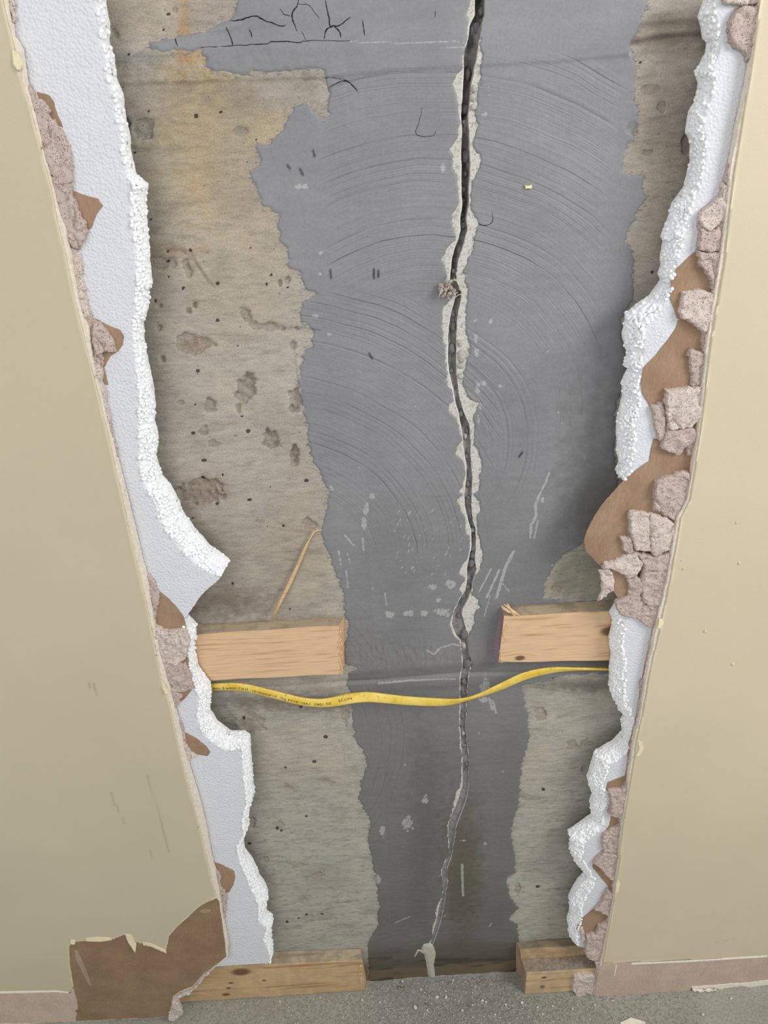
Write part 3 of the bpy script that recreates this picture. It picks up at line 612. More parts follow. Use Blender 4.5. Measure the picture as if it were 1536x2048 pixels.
# ================================================================== STRUCTURE: floor
fx = np.concatenate([np.arange(-1.3, -0.6, 0.05), np.arange(-0.6, 0.6, 0.004), np.arange(0.6, 1.31, 0.05)]); fy = np.concatenate([np.arange(-1.15, -0.36, 0.03), np.arange(-0.36, 0.012, 0.004)])
FX, FY = np.meshgrid(fx, fy)
dust = sstep(0.08, -0.02, np.abs(FX-W(900,1960)[0])-0.09)*sstep(-0.2, -0.02, FY+0.03*fbm(FX, FY, 0.05, 2, 3))
FZ = 0.0012*fbm(FX, FY, 0.05, 4, 151)-0.001+dust*(0.004+0.003*fbm(FX, FY, 0.012, 3, 155))*sstep(-0.15, 0.0, FY)
fc = LA(160, 159, 147)[None, None]*(1+0.15*fbm(FX, FY, 0.06, 4, 161)[..., None]); dm = (dust*0.8)[..., None]; fc = fc*(1-dm)+LA(156, 153, 149)[None, None]*dm
ii = np.arange(FX.size).reshape(FX.shape)
floor = mesh_obj('floor', np.stack([FX.ravel(), FY.ravel(), FZ.ravel()], 1), np.stack([ii[:-1, :-1].ravel(), ii[:-1, 1:].ravel(), ii[1:, 1:].ravel(), ii[1:, :-1].ravel()], 1), m_attr('dusty_floor', 0.85, 260), None, True, {'Col': fc.reshape(-1, 3)})
tag(floor, 'dusty grey concrete floor at the foot of the wall', 'floor', None, 'structure')
def fz(x, y):
    j = np.argmin(abs(fx-x)); i = np.argmin(abs(fy-y)); return float(FZ[i, j])

# ================================================================== furring strips
topmat = m_wood('dusty_shaded_pine_top', L(176, 160, 136), L(148, 130, 106), freq=120, dirt=0.5)  # greyer top mixes dirt with shade painted into the colour
def plank(name, front, back, yf, yb, mat, endmat, parent=None, nsub=40):
    """front/back: corner points TL TR BR BL of the two faces, laid on their own depth"""
    f = Wp(front, yf); b = Wp(back, yb); bm = bmesh.new()
    A = [bm.verts.new((p[0], yf, max(p[1], 0.0005))) for p in f]; B = [bm.verts.new((p[0], yb, max(p[1], 0.0005))) for p in b]
    F_ = [bm.faces.new(A[::-1]), bm.faces.new(B), bm.faces.new((A[0], A[1], B[1], B[0])), bm.faces.new((A[3], B[3], B[2], A[2]))]
    ends = [bm.faces.new((A[1], A[2], B[2], B[1])), bm.faces.new((A[0], B[0], B[3], A[3]))]
    for e in ends: e.material_index = 1
    F_[2].material_index = 2
    bmesh.ops.recalc_face_normals(bm, faces=bm.faces)
    long_e = [e for e in bm.edges if abs(e.verts[0].co.x-e.verts[1].co.x) > 0.04]
    bmesh.ops.bevel(bm, geom=long_e, offset=0.0012, segments=2, affect='EDGES')
    le = [e for e in bm.edges if abs(e.verts[0].co.x-e.verts[1].co.x) > 0.04]
    bmesh.ops.subdivide_edges(bm, edges=le, cuts=nsub, use_grid_fill=True)
    for v in bm.verts:
        v.co.z += 0.0006*math.sin(v.co.x*60+v.co.y*200)+random.uniform(-1, 1)*0.00015
    me = bpy.data.meshes.new(name); bm.to_mesh(me); bm.free(); me.materials.append(mat); me.materials.append(endmat); me.materials.append(topmat)
    o = bpy.data.objects.new(name, me); C.objects.link(o)
    if parent: o.parent = parent
    return o
pine = (L(224, 190, 152), L(198, 158, 118))
w1 = m_wood('pine_plain', *pine)
kn = [(*W(1222, 1262, YP), 0.011), (*W(1040, 1316, YP), 0.0055)]
w2 = m_wood('pine_knotty', *pine, knots=kn)
kn = [(*W(482, 1944, YP), 0.013), (*W(528, 1961, YP), 0.003), (*W(462, 1966, YP), 0.0035), (*W(457, 1976, YP), 0.0035), (*W(452, 1989, YP), 0.0055)]
w3 = m_wood('pine_floor_strip', L(208, 178, 136), L(172, 138, 98), knots=kn, freq=120, dirt=0.2)
w4 = m_wood('pine_dirty', L(200, 172, 134), L(166, 136, 100), freq=90, dirt=0.4)
endp = m_plain('pine_end_grain', L(214, 170, 130), 0.85, 500, 0.2, 0.25)
endv = m_plain('violet_end_grain', L(150, 128, 134), 0.85, 500, 0.2, 0.25)
endr = m_plain('rosy_end_grain', L(176, 146, 130), 0.85, 400, 0.2, 0.25)
def strip(label, name='furring_strip'):
    o = empty(name); tag(o, label, 'wood strip', 'pine strips fixed across the concrete'); return o
s1 = strip('clean pine strip across the wall left of the crack, above the yellow cable')
plank('board', [(300,1276),(678,1251),(682,1349),(300,1368)], [(300,1252),(688,1234),(689,1328),(300,1345)], YP, -0.0005, w1, endp, s1)
s2 = strip('pine strip with a dark knot right of the crack, its sawn end violet')
plank('board', [(1008,1234),(1290,1219),(1290,1320),(997,1326)], [(1002,1212),(1290,1196),(1290,1295),(984,1304)], YP, -0.0005, w2, endv, s2)
s3 = strip('knotty pine strip on the floor left of the crack, under the left foam')
plank('board', [(250,1943),(725,1921),(729,1984),(250,2012)], [(250,1913),(721,1897),(733,1962),(250,1990)], YP, -0.0005, w3, endp, s3)
s4 = strip('taller pine strip lying against the wall foot at the right, behind the short block')
plank('board', [(1040,1898),(1280,1884),(1280,1974),(1046,1990)], [(1032,1884),(1280,1868),(1280,1945),(1030,1962)], YP, -0.0005, w4, endr, s4)
YB = -0.0515
s5 = empty('wood_block'); tag(s5, 'short pine block with a screw, on the floor at the right before the taller strip', 'wood block')
zt_ = W(1053, 1946, YB)[1]
xb0 = W(1053, 1946, YB)[0]; xb1 = W(1197, 1946, YB)[0]
def boxw(name, x0, x1, y0, y1, z0, z1, mat, parent, skew=0.0, mats=None):
    bm = bmesh.new(); v = [bm.verts.new((x, y, z)) for x, y, z in ((x0, y0, z0), (x1, y0, z0), (x1, y0, z1), (x0, y0, z1), (x0-skew, y1, z0), (x1, y1, z0), (x1, y1, z1), (x0-skew, y1, z1))]
    fs = [bm.faces.new([v[i] for i in q]) for q in ((0, 1, 2, 3), (5, 4, 7, 6), (3, 2, 6, 7), (0, 4, 5, 1), (1, 5, 6, 2), (0, 3, 7, 4))]
    fs[5].material_index = 1; fs[4].material_index = 1; fs[2].material_index = 2 if mats and len(mats) > 1 else 0
    bmesh.ops.recalc_face_normals(bm, faces=bm.faces); bmesh.ops.bevel(bm, geom=bm.edges[:], offset=0.001, segments=2, affect='EDGES')
    me = bpy.data.meshes.new(name); bm.to_mesh(me); bm.free(); me.materials.append(mat)
    for m_ in (mats or []): me.materials.append(m_)
    o = bpy.data.objects.new(name, me); C.objects.link(o)
    if parent: o.parent = parent
    return o
wtop = m_plain('dusty_wood_top', L(150, 138, 124), 0.95, 160, 0.1, 0.3)
boxw('board', xb0, xb1, YB, YP-0.0006, 0.0008, zt_, m_wood('pine_block', L(214, 186, 148), L(190, 156, 116), knots=[(*W(1088, 1955, YB), 0.004)], freq=70, dirt=0.25), s5, 0.004, [endr, wtop])
msteel = m_plain('dull_screw_steel', L(120, 110, 98), 0.4, 400, 0.6, 0.2)
def screw(p, r, parent, name='screw', normal_y=-1):
    bm = bmesh.new(); n = 16; rings = [(0, -0.0002), (r*0.25, -0.0002), (r*0.3, -0.0008), (r*0.8, -0.0011), (r, -0.0006), (r, 0.002)]
    vs = [[bm.verts.new((p[0]+max(rr, 1e-5)*math.cos(2*math.pi*k/n), p[1]+dy, p[2]+max(rr, 1e-5)*math.sin(2*math.pi*k/n))) for k in range(n)] for rr, dy in rings]
    for a, b in zip(vs, vs[1:]):
        for k in range(n): bm.faces.new((a[k], a[(k+1) % n], b[(k+1) % n], b[k]))
    bmesh.ops.recalc_face_normals(bm, faces=bm.faces)
    me = bpy.data.meshes.new(name); bm.to_mesh(me); bm.free(); me.materials.append(msteel); o = bpy.data.objects.new(name, me); C.objects.link(o); o.parent = parent; return o
c = W(1085, 1973, YB); screw((c[0], YB, c[1]), 0.0052, s5)
# splintered sawn ends
def fuzz(strip_, pa, pb, y, n, mat, ln=(4, 12), lean=(0.2, -1)):
    for i in range(n):
        t = random.random(); a = pa[0]*(1-t)+pb[0]*t+random.uniform(-4, 3); b = pa[1]*(1-t)+pb[1]*t
        l_ = random.uniform(*ln); an = random.uniform(-0.5, 0.5)+(math.pi/2)
        p0 = W(a, b, y); p1 = W(a+l_*math.cos(an)*1.2, b+l_*math.sin(an), y-0.001)
        tube('splinter', [(p0[0], y-0.0003, p0[1]), ((p0[0]+p1[0])/2, y-0.0012, (p0[1]+p1[1])/2), (p1[0], y-0.001-random.random()*0.002, p1[1])], [(0.0007, .0004, 0), (0.0006, .0004, 0), (0.0002, .0002, 0)], mat, strip_, 5)
spl = m_plain('pale_splinter', L(232, 200, 158), 0.7, 500)
fuzz(s1, (680,1255), (684,1345), YP, 26, spl); fuzz(s2, (1012,1238), (1003,1322), YP, 14, spl); fuzz(s3, (722,1923), (726,1975), YP, 10, spl)
for a, b, c_, e in ((1003,1213,1030,1232),(1008,1210,1033,1230),(1015,1209,1026,1228),(1003,1216,1018,1226),(1012,1212,1038,1231)):
    p0 = W(a, b, -0.02); p1 = W(c_, e, -0.024); tube('splinter', [(p0[0], -0.019, p0[1]+0.001), (p1[0], -0.0245, p1[1]+0.001)], [(0.001, .0006, 0), (0.0013, .0006, 0)], spl, s2, 6)

# ================================================================== foam boards
mf, mb = m_foam(), m_bead()
def foam(label, poly, torn, bands, res=0.0022, bend=None, seed=1):
    root = empty('foam_board'); tag(root, label, 'foam board', 'broken white foam boards in the opening')
    T = Wp(torn, Y_FOAM_F); sc = np.array([np.linalg.norm(W(a+1, b, Y_FOAM_F)-W(a, b, Y_FOAM_F)) for a, b in torn]); bw = np.array(bands)*sc
    TK = Y_FOAM_B-Y_FOAM_F
    def hf(s, X, Z):
        dd, bv = segdist(X, Z, T, bw); t = np.clip(dd/np.maximum(bv, 1e-4), 0, 1)
        h = -(TK*0.55)*(1-t)**1.1*(bv > 0.001)
        h += 0.0009*fbm(X, Z, 0.006, 2, seed)*(1-t)+0.0005*fbm(X, Z, 0.06, 3, seed+3)
        if bend is not None: h += bend(X, Z)
        return np.minimum(h, 0.0006)
    relief('board', poly, Y_FOAM_F, Y_FOAM_B, mf, root, res, 0.0008, 0.005, hf, seed, True, {'tear': lambda s, X, Z: (lambda q: 1-sstep(0.7, 1.05, q[0]/np.maximum(q[1], 1e-4)))(segdist(X, Z, T, bw))})
    cen = []; rad = []; PP_ = Wp(poly, Y_FOAM_F)
    for i in range(len(T)-1):
        a, b = T[i], T[i+1]; l_ = np.linalg.norm(b-a); n = int(l_/0.00085*(0.35+np.mean(bw[i:i+2])/0.010)); nrm = np.array([-(b-a)[1], (b-a)[0]])/max(l_, 1e-6)
        tp_ = (a+b)/2+nrm*0.0015; sgn = 1 if inside(tp_[0:1], tp_[1:2], PP_)[0] else -1
        for k in range(n):
            t = random.random(); w = bw[i]*(1-t)+bw[i+1]*t; u = random.random()**1.2
            q = a*(1-t)+b*t
            p = q+nrm*sgn*u*w*0.95; y = Y_FOAM_F+TK*0.55*(1-u)**1.1-random.uniform(-0.0002, 0.0012)
            if u < 0.15: y = random.uniform(Y_FOAM_F+TK*0.45, Y_FOAM_B-0.002)
            cen.append((p[0]+random.uniform(-.0007, .0007), y, p[1])); rad.append(random.uniform(0.0015, 0.0029))
    o = blobs('torn_beads', cen, np.array(rad), mb, root, 2, 0.02); o['kind'] = 'stuff'
    return root
TL1 = [(205,-30),(198,0),(203,30),(208,44),(205,81),(217,112),(218,152),(234,186),(237,223),(247,264),(250,305),(261,352),(286,372),(281,406),(284,450),(288,508),(291,544),(296,574),(288,598),(288,625),(278,652),(279,690),(288,737),(298,784),(303,822),
       (300,852),(308,886),(305,926),(316,964),(335,987),(352,1020),(356,1034),(383,1074),(414,1108),(437,1125),(455,1137)]
BD1 = [5,5,6,6,5,5,5,6,6,6,6,8,20,20,20,18,20,22,20,18,14,14,16,22,25,24,30,28,32,34,38,40,38,38,34,24]
foam('tall left foam board running from the top down to a clean diagonal cut', TL1+[(437,1159),(417,1176),(397,1196),(383,1220),(368,1240),(330,1200),(250,1080),(190,880),(90,480),(20,180),(-25,-30)], TL1, BD1, seed=2,
     bend=lambda X, Z: 0.0)
TL2 = [(371,1250),(387,1267),(388,1288),(383,1301),(385,1325),(392,1352),(402,1369),(417,1386),(417,1413),(414,1440),(431,1464),(458,1484),(485,1484),(497,1491),(498,1520),(502,1565),(505,1604),(495,1637),(494,1669),(482,1695),(486,1721),(502,1741),(515,1770),
       (528,1790),(534,1806),(528,1842),(544,1855),(539,1881),(543,1900),(543,1927)]
BD2 = [6,8,8,6,8,10,18,22,22,20,26,24,16,14,14,14,12,10,8,8,8,14,16,20,18,10,10,12,6,4]
foam('lower left foam board standing on the floor strip, ragged right edge', TL2+[(480,1930),(430,1934),(405,1930),(380,1800),(330,1520),(300,1320),(335,1240)], TL2, BD2, seed=5)
TR1 = [(1426,-30),(1426,0),(1416,28),(1423,51),(1426,74),(1434,81),(1432,102),(1426,112),(1408,142),(1417,165),(1408,203),(1396,223),(1389,267),(1398,287),(1397,325),(1385,376),(1360,411),(1350,444),(1337,480),(1342,488),(1336,516),(1337,538),(1330,556),(1335,569),
       (1313,599),(1288,617),(1264,637),(1257,678),(1262,706),(1268,709),(1259,742),(1269,747),(1255,775),(1257,805),(1244,856),(1245,886),(1244,919),(1249,937),(1241,955),(1246,964)]
BD3 = [10,10,14,12,12,8,8,10,14,14,14,14,18,14,12,14,28,30,26,24,20,16,14,12,22,32,34,30,26,22,22,16,20,26,26,28,24,16,12,6]
foam('tall right foam board running down from the top, its beaded left edge curling back', TR1+[(1300,990),(1400,960),(1450,700),(1490,450),(1530,120),(1545,-30)], TR1, BD3, seed=9,
     bend=lambda X, Z: -0.002*sstep(0.0, 0.12, np.abs(X-np.interp(Z, [1.0, 1.25, 1.9], [W(1290,900)[0], W(1330,620)[0], W(1440,100)[0]]))))
TR2 = [(1258,1222),(1240,1225),(1229,1244),(1236,1258),(1227,1294),(1231,1326),(1226,1390),(1236,1415),(1247,1437),(1261,1448),(1251,1458),(1254,1482),(1234,1503),(1199,1523),(1181,1576),(1193,1605),(1187,1622),(1190,1651),(1169,1666),(1142,1684),(1149,1701),
       (1143,1713),(1152,1733),(1177,1765),(1163,1780),(1143,1815),(1146,1838),(1140,1859),(1145,1890)]
BD4 = [6,8,12,14,18,20,26,22,20,10,12,14,20,22,26,22,20,18,20,22,20,20,20,16,18,20,20,18,10]
foam('lower right foam board below the knotty strip, wavy broken left edge', TR2+[(1168,1896),(1190,1900),(1225,1880),(1245,1700),(1280,1520),(1320,1300),(1330,1222)], TR2, BD4, seed=13)

# ================================================================== STRUCTURE: plasterboard walls left and right
mp_ = m_paint(); mg = m_gypsum('gypsum_core', L(212, 196, 188), L(178, 160, 150)); mg2 = m_gypsum('gypsum_core_pale', L(226, 214, 204), L(196, 180, 170))
mcore = m_plain('cut_plasterboard_edge', L(226, 216, 200), 0.9, 260, 0.1, 0.12)
mbp = m_paper('brown_backing_paper', L(164, 137, 112), L(152, 124, 100)); mbp2 = m_paper('brown_face_paper', L(150, 126, 98), L(138, 114, 88))
mcr = m_plain('cream_paint_edge', L(226, 216, 180), 0.6, 200, 0.3, 0.06); mpk = m_paper('bare_pink_strip', L(200, 180, 162), L(190, 170, 154)); mwh = m_plain('white_torn_paper', L(232, 226, 210), 0.8, 200, 0.2, 0.08)
PLE = [(6,0),(14,37),(25,81),(44,162),(56,200),(69,250),(81,298),(91,338),(102,376),(113,440),(129,501),(146,588),(176,710),(203,815),(230,930),(249,1020),(268,1102),(292,1203),(315,1318),(324,1372),(337,1400),(349,1457),(363,1520),(381,1591),(404,1672),(420,1747),(432,1793)]
PLO = [(13,0),(24,68),(41,98),(47,149),(51,176),(68,230),(85,288),(90,318),(102,366),(112,406),(129,457),(139,505),(149,568),(162,625),(176,659),(184,720),(201,785),(217,855),(237,937),(256,1010),(278,1105),(295,1169),(307,1244),(320,1311),(331,1352),(339,1379),(349,1420),(363,1474),(376,1533),(398,1604),(411,1656),(420,1708),(430,1747),(437,1780),(443,1812),(448,1852),(456,1891),(456,1915)]
def pcol(base, extra=()):
    def f(s, X, Z):
        c = np.ones(X.shape+(3,))*LA(*base)[None, None]*(1+0.03*fbm(X, Z, 0.3, 3, 171)[..., None])
        for pts, w, cc, kk in extra:
            P = Wp(pts, Y_FACE); dd = segdist(X, Z, P); m = ((1-sstep(w*0.4, w*1.4, dd))*kk)[..., None]; c = c*(1-m)+LA(*cc)*m
        edge = (1-sstep(0.0006, 0.0022, s))[..., None]*0.6; c = c*(1-edge)+LA(232, 222, 184)*edge
        return c
    return f
def face_h(seed):
    return lambda s, X, Z: 0.0006*fbm(X, Z, 0.25, 3, seed)+0.0012*(1-sstep(0.0, 0.004, s))*0.4
LEFTOUT = [(-420,2052),(-520,-60),(0,-60)]
wl = relief('wall_left', [(0,-60)]+PLE+[(420,1800),(397,1814),(378,1833),(355,1853),(338,1873),(332,1902),(303,1892),(273,1885),(250,1869),(225,1879),(195,1879),(143,1885),(138,1895),(140,1934),(147,1973),(138,1986),(111,1983),(0,1986),(-650,2022),(-800,-60)],
     Y_FACE, Y_FACE+0.0012, mp_, None, 0.0035, 0.0006, 0.01, face_h(201), 3, True,
     {'Col': pcol((198, 188, 161), [([(187,1368),(192,1392)], 0.0015, (150,140,110), .5), ([(222,1585),(228,1612)], 0.0018, (158,148,116), .5), ([(232,1608),(250,1650)], 0.0012, (158,148,116), .4), ([(295,1550),(338,1705)], 0.0015, (160,150,118), .5),  # light falloff put into the paint: base darker than the right wall
        ([(178,1360),(180,1385)], 0.001, (150,142,112), .5), ([(300,1700),(312,1735)], 0.0012, (160,150,118), .4)])})
tag(wl, 'khaki painted plasterboard wall left of the broken opening', 'wall', None, 'structure')
core = relief('gypsum_core', PLO+[(430,1933),(407,1949),(385,1975),(359,1985),(346,1995),(340,2034),(153,2043),(-640,2082),(-640,2000),(110,1900),(380,1790),(330,1560),(250,1150),(160,800),(60,400),(0,160),(-25,0),(-25,-60),(5,-60)], Y_CORE, Y_CORE_B, mcore, wl, 0.003, 0.0005, 0.006,
     lambda s, X, Z: 0.0004*fbm(X, Z, 0.006, 3, 33), 4)
ep = relief('exposed_paper', [(433,1796),(438,1802),(443,1840),(449,1880),(453,1913),(430,1931),(407,1947),(385,1973),(359,1983),(346,1993),(337,2033),(153,2042),(152,2020),(144,1975),(134,1934),(132,1890),(143,1880),(195,1870),(250,1860),(300,1880),(330,1890),(335,1865),(370,1825)],
     Y_CORE-0.0004, Y_CORE, mbp2, wl, 0.0025, 0.0007, 0.008, lambda s, X, Z: 0.0001+0.0002*fbm(X, Z, 0.03, 3, 6), 8)
tag(ep, 'brown paper bared where the painted face was torn off above the floor')
bs = relief('bare_strip', [(-650,2024),(0,1987),(111,1984),(138,1987),(147,1975),(156,2012),(151,2045),(0,2046),(-650,2090)], Y_FACE+0.0004, Y_CORE, mpk, wl, 0.003, 0.0005, 0.01, None, 9); tag(bs, 'unpainted pinkish strip where a baseboard used to be')
relief('paint_ridge', [(-420,2007),(0,1983),(111,1981),(137,1984),(137,1987),(111,1985),(0,1988),(-420,2012)], Y_FACE-0.0003, Y_FACE, mwh, wl, 0.002, 0.0003, 0.01, lambda s, X, Z: s*0.3, 10)
for pts in ([(149,1900),(156,1903),(166,1925),(178,1955),(184,1975),(176,1968),(164,1945),(152,1920)], [(398,1823),(410,1818),(423,1820),(420,1826),(405,1827)]):
    relief('scuff', pts, Y_CORE-0.0007, Y_CORE-0.0004, m_paper('pale_scuffed_paper', L(172, 152, 128), L(158, 136, 110)), ep, 0.0018, 0.0006, 0.006, None, 61)
# torn curls along the brown patch
def curl(name, pts, y, mat, parent, lift=0.004, seed=1, res=0.0016):
    P = Wp(pts, y); zt__ = P[:, 1].max(); hz_ = max(zt__-P[:, 1].min(), 1e-4)
    return relief(name, pts, y, y+0.0006, mat, parent, res, 0.0004, 0.006, lambda s, X, Z: 0.0004+lift*((zt__-Z)/hz_).clip(0, 1)**1.5+0.0004*fbm(X, Z, 0.008, 2, seed), seed)
curl('paper_curl', [(250,1869),(262,1869),(268,1880),(273,1887),(272,1900),(266,1893),(256,1882)], Y_FACE, mcr, wl, 0.006)
for a, b in (([(140,1881),(150,1881),(152,1887),(141,1888)]), ([(172,1877),(195,1876),(225,1877),(222,1882),(190,1882),(172,1882)])) if False else (): pass
curl('paper_curl', [(141,1879),(152,1881),(150,1887),(141,1887)], Y_FACE, mcr, wl, 0.002)
curl('paper_curl', [(172,1876),(196,1874),(222,1876),(224,1879),(195,1882),(172,1881)], Y_FACE, mcr, wl, 0.002)
curl('paper_curl', [(285,1884),(303,1887),(330,1899),(334,1905),(326,1902),(303,1893),(286,1890)], Y_FACE, mcr, wl, 0.002)
def chunk_h(th, seed, tilt=0.0, rough=1.0, edge=0.003):
    return lambda s, X, Z: np.clip(th*sstep(-0.001, edge, s)*(0.85+0.3*fbm(X, Z, 0.03, 2, seed+7))+rough*(0.0034*fbm(X, Z, 0.011, 4, seed)+0.0007*fbm(X, Z, 0.003, 2, seed+3))-0.004*np.exp(-(fbm(X, Z, 0.03, 2, seed+40)/0.035)**2)*0.7, 0.0005, 0.0112)
def chunk(poly, parent, th=0.008, seed=1, mat=None, rough=1.0, label=None, name='gypsum_chunk', yb=None):
    o = relief(name, poly, (yb if yb is not None else Y_CORE_B-0.0002), (yb if yb is not None else Y_CORE_B)+0.001, mat or mg, parent, 0.0014, 0.0014, 0.006, chunk_h(th, seed, 0, rough, 0.0012), seed, jag=0.0016)
    if label: tag(o, label)
    return o
def paper(poly, parent, seed=1, mat=None, name='backing_paper', curl_=0.0):
    return relief(name, poly, Y_PAPER, Y_PAPER+0.0006, mat or mbp, parent, 0.002, 0.0006, 0.006, lambda s, X, Z: -0.0004*sstep(0.006, 0.0, s)+0.0003*fbm(X, Z, 0.03, 2, seed)+curl_*sstep(0.015, 0.0, s), seed)
def under_edge(E_, dx):
    a = [(x-dx*6, y) for x, y in E_]; b = [(x+dx*1, y) for x, y in E_]; return a+b[::-1]
relief('crumbled_gypsum', under_edge([(x, y) for x, y in PLO if y < 1900], 1.6), Y_CORE_B-0.0003, Y_CORE_B+.001, mg, wl, 0.0018, 0.0022, 0.008, chunk_h(.006, 3, 0, 1.0, .001), 3, jag=0.001)
for i, p in enumerate([[(75,185),(98,190),(108,203),(114,225),(127,256),(115,252),(90,240)], [(140,378),(165,390),(195,397),(206,412),(192,430),(183,455),(178,460),(150,420)], [(170,628),(195,640),(215,650),(240,660),(247,672),(245,690),(237,703),(222,712),(208,735),(216,770),(200,765),(185,700)],
    [(290,1160),(320,1183),(335,1195),(352,1212),(368,1235),(373,1259),(330,1262),(300,1245)], [(355,1310),(376,1316),(380,1335),(370,1350),(355,1340)], [(350,1378),(388,1372),(372,1395),(362,1404),(350,1395)], [(355,1462),(372,1466),(395,1478),(412,1492),(420,1505),(415,1512),(395,1509),(365,1490)],
    [(415,1722),(440,1728),(468,1742),(470,1755),(467,1770),(458,1784),(440,1790),(425,1760)]]): paper(p, wl, 20+i)
for i, (p, th) in enumerate([([(5,-20),(28,-20),(31,20),(34,50),(28,42),(15,10)], .008), ([(45,158),(65,175),(72,192),(85,200),(100,215),(100,228),(118,250),(130,262),(142,300),(150,335),(147,365),(125,372),(100,350),(82,290),(60,210)], .0075),
    ([(98,345),(120,352),(147,368),(146,390),(160,420),(175,450),(180,462),(168,490),(160,500),(145,500),(120,430)], .0085), ([(135,490),(160,498),(166,520),(166,555),(171,590),(180,625),(174,640),(155,600),(140,530)], .007),
    ([(160,610),(180,625),(192,638),(206,660),(205,700),(207,720),(204,745),(190,735),(175,690)], .0045), ([(190,640),(208,650),(222,670),(235,702),(213,704),(193,709),(187,690),(186,660)], .0095), ([(188,715),(206,735),(207,765),(214,780),(213,800),(222,840),(212,850),(200,790)], .0085),
    ([(208,820),(222,840),(230,880),(237,912),(225,905),(212,860)], .007), ([(275,1125),(285,1135),(310,1160),(320,1185),(318,1205),(312,1230),(312,1250),(303,1245),(290,1190)], .006), ([(300,1235),(312,1247),(330,1256),(372,1256),(381,1275),(375,1312),(355,1325),(325,1320),(312,1290)], .0095),
    ([(315,1305),(340,1318),(372,1325),(386,1360),(389,1373),(370,1380),(340,1378),(325,1350)], .008), ([(328,1350),(345,1372),(366,1388),(361,1402),(354,1412),(348,1422),(365,1447),(372,1480),(358,1475),(345,1430),(335,1385)], .006),
    ([(358,1470),(372,1480),(381,1500),(393,1509),(381,1516),(368,1512)], .007), ([(424,1738),(438,1740),(443,1752),(440,1765),(450,1780),(455,1790),(450,1832),(443,1822),(430,1780)], .007)]):
    chunk(p, wl, th, 40+i, mg if i % 3 else mg2)
gl = chunk([(430,1931),(407,1947),(385,1973),(360,1984),(346,1992),(338,2020),(337,2034),(352,2036),(365,2024),(364,2012),(357,1998),(360,1990),(380,1984),(398,1966),(408,1953),(425,1941)], wl, 0.008, 66, mg2, 1.0, 'white gypsum crumbling from the lower torn corner', yb=Y_CORE+0.004)
screw((W(155,2022,Y_FACE)[0], Y_FACE, W(155,2022,Y_FACE)[1]), 0.004, wl)
# ---- right wall
PRE = [(1521,0),(1515,51),(1500,165),(1491,216),(1482,267),(1469,343),(1459,432),(1450,520),(1437,594),(1419,703),(1406,835),(1391,937),(1380,1000),(1362,1036),(1353,1093),(1340,1165),(1326,1226),(1322,1254),(1304,1326),(1294,1380),(1285,1433),(1272,1487),(1267,1532),(1257,1590),
       (1248,1640),(1241,1698),(1239,1730),(1234,1757),(1229,1800),(1222,1838),(1213,1882),(1207,1917)]
OFFR = [0,2,3,5,8,8,8,9,9,7,6,4,5,7,8,7,8,9,6,6,5,6,6,4,3,3,3,2,3,3,3,4]
RIGHT_ALL = [(2000,1885),(2100,-60),(1526,-60)]
wr = relief('wall_right', [(1526,-60)]+PRE+[(1206,1926),(1534,1913),(2220,1880),(2380,-60)], Y_FACE, Y_FACE+0.0012, mp_, None, 0.0035, 0.0006, 0.01, face_h(211), 23, True,
     {'Col': pcol((210, 197, 170), [([(1300,1915),(1340,1912)], 0.001, (170,158,126), .5), ([(1430,1885),(1470,1878)], 0.001, (180,168,132), .5)])})
tag(wr, 'khaki painted plasterboard wall right of the broken opening', 'wall', None, 'structure')
corer = relief('gypsum_core', [(1524,-60)]+[(x-o, y) for (x, y), o in zip(PRE, OFFR)]+[(1199,1935),(1194,1955),(1188,1993),(1230,1990),(1377,1982),(1385,1975),(1390,1984),(1430,1978),(1470,1977),(1536,1970),(2000,1945),(2000,1900),(1300,1900),(1320,1600),(1370,1300),(1450,900),(1520,400),(1560,0),(1560,-60)],
     Y_CORE, Y_CORE_B, mcore, wr, 0.003, 0.0006, 0.006, lambda s, X, Z: 0.0005*fbm(X, Z, 0.006, 3, 37), 24)
bs = relief('bare_strip', [(1206,1927),(1534,1914),(2220,1881),(2200,1930),(1536,1963),(1385,1975),(1377,1983),(1230,1991),(1189,1995),(1194,1953),(1200,1936)], Y_FACE+0.0004, Y_CORE, mpk, wr, 0.003, 0.0005, 0.01, None, 29); tag(bs, 'unpainted pinkish strip where a baseboard used to be')
relief('paint_ridge', [(1262,1926),(1310,1924),(1375,1921),(1534,1911),(1536,1915),(1375,1925),(1310,1928),(1262,1930)], Y_FACE-0.0003, Y_FACE, mwh, wr, 0.002, 0.0003, 0.01, lambda s, X, Z: s*0.3, 10)
relief('paint_ridge', [(1231,1931),(1234,1931),(1230,1952),(1228,1952)], Y_FACE-0.0002, Y_FACE+0.0004, mwh, wr, 0.0012, 0.0001, 0.01, None, 10)
relief('torn_edge', [(1383,1974),(1420,1971),(1490,1966),(1536,1961),(1600,1958),(1600,1966),(1536,1970),(1500,1975),(1480,1972),(1440,1979),(1425,1977),(1386,1982)], Y_FACE-0.0006, Y_CORE, mwh, wr, 0.0018, 0.0010, 0.006, lambda s, X, Z: 0.0004*fbm(X, Z, 0.006, 2, 3), 31)
paper([(x-o-22, y) for (x, y), o in zip(PRE[1:], OFFR[1:]) if 500 < y < 1180]+[(x+3, y) for x, y in PRE[::-1] if 500 < y < 1180], wr, 5)
relief('crumbled_gypsum', [(x-o-6, y) for (x, y), o in zip(PRE[1:], OFFR[1:])]+[(x+3, y) for x, y in PRE[::-1] if 0 < y], Y_CORE_B-0.0005, Y_CORE_B+.001, mg, wr, 0.0018, 0.0026, 0.01, chunk_h(.005, 4, 0, 1.0, .001), 4, jag=0.001)
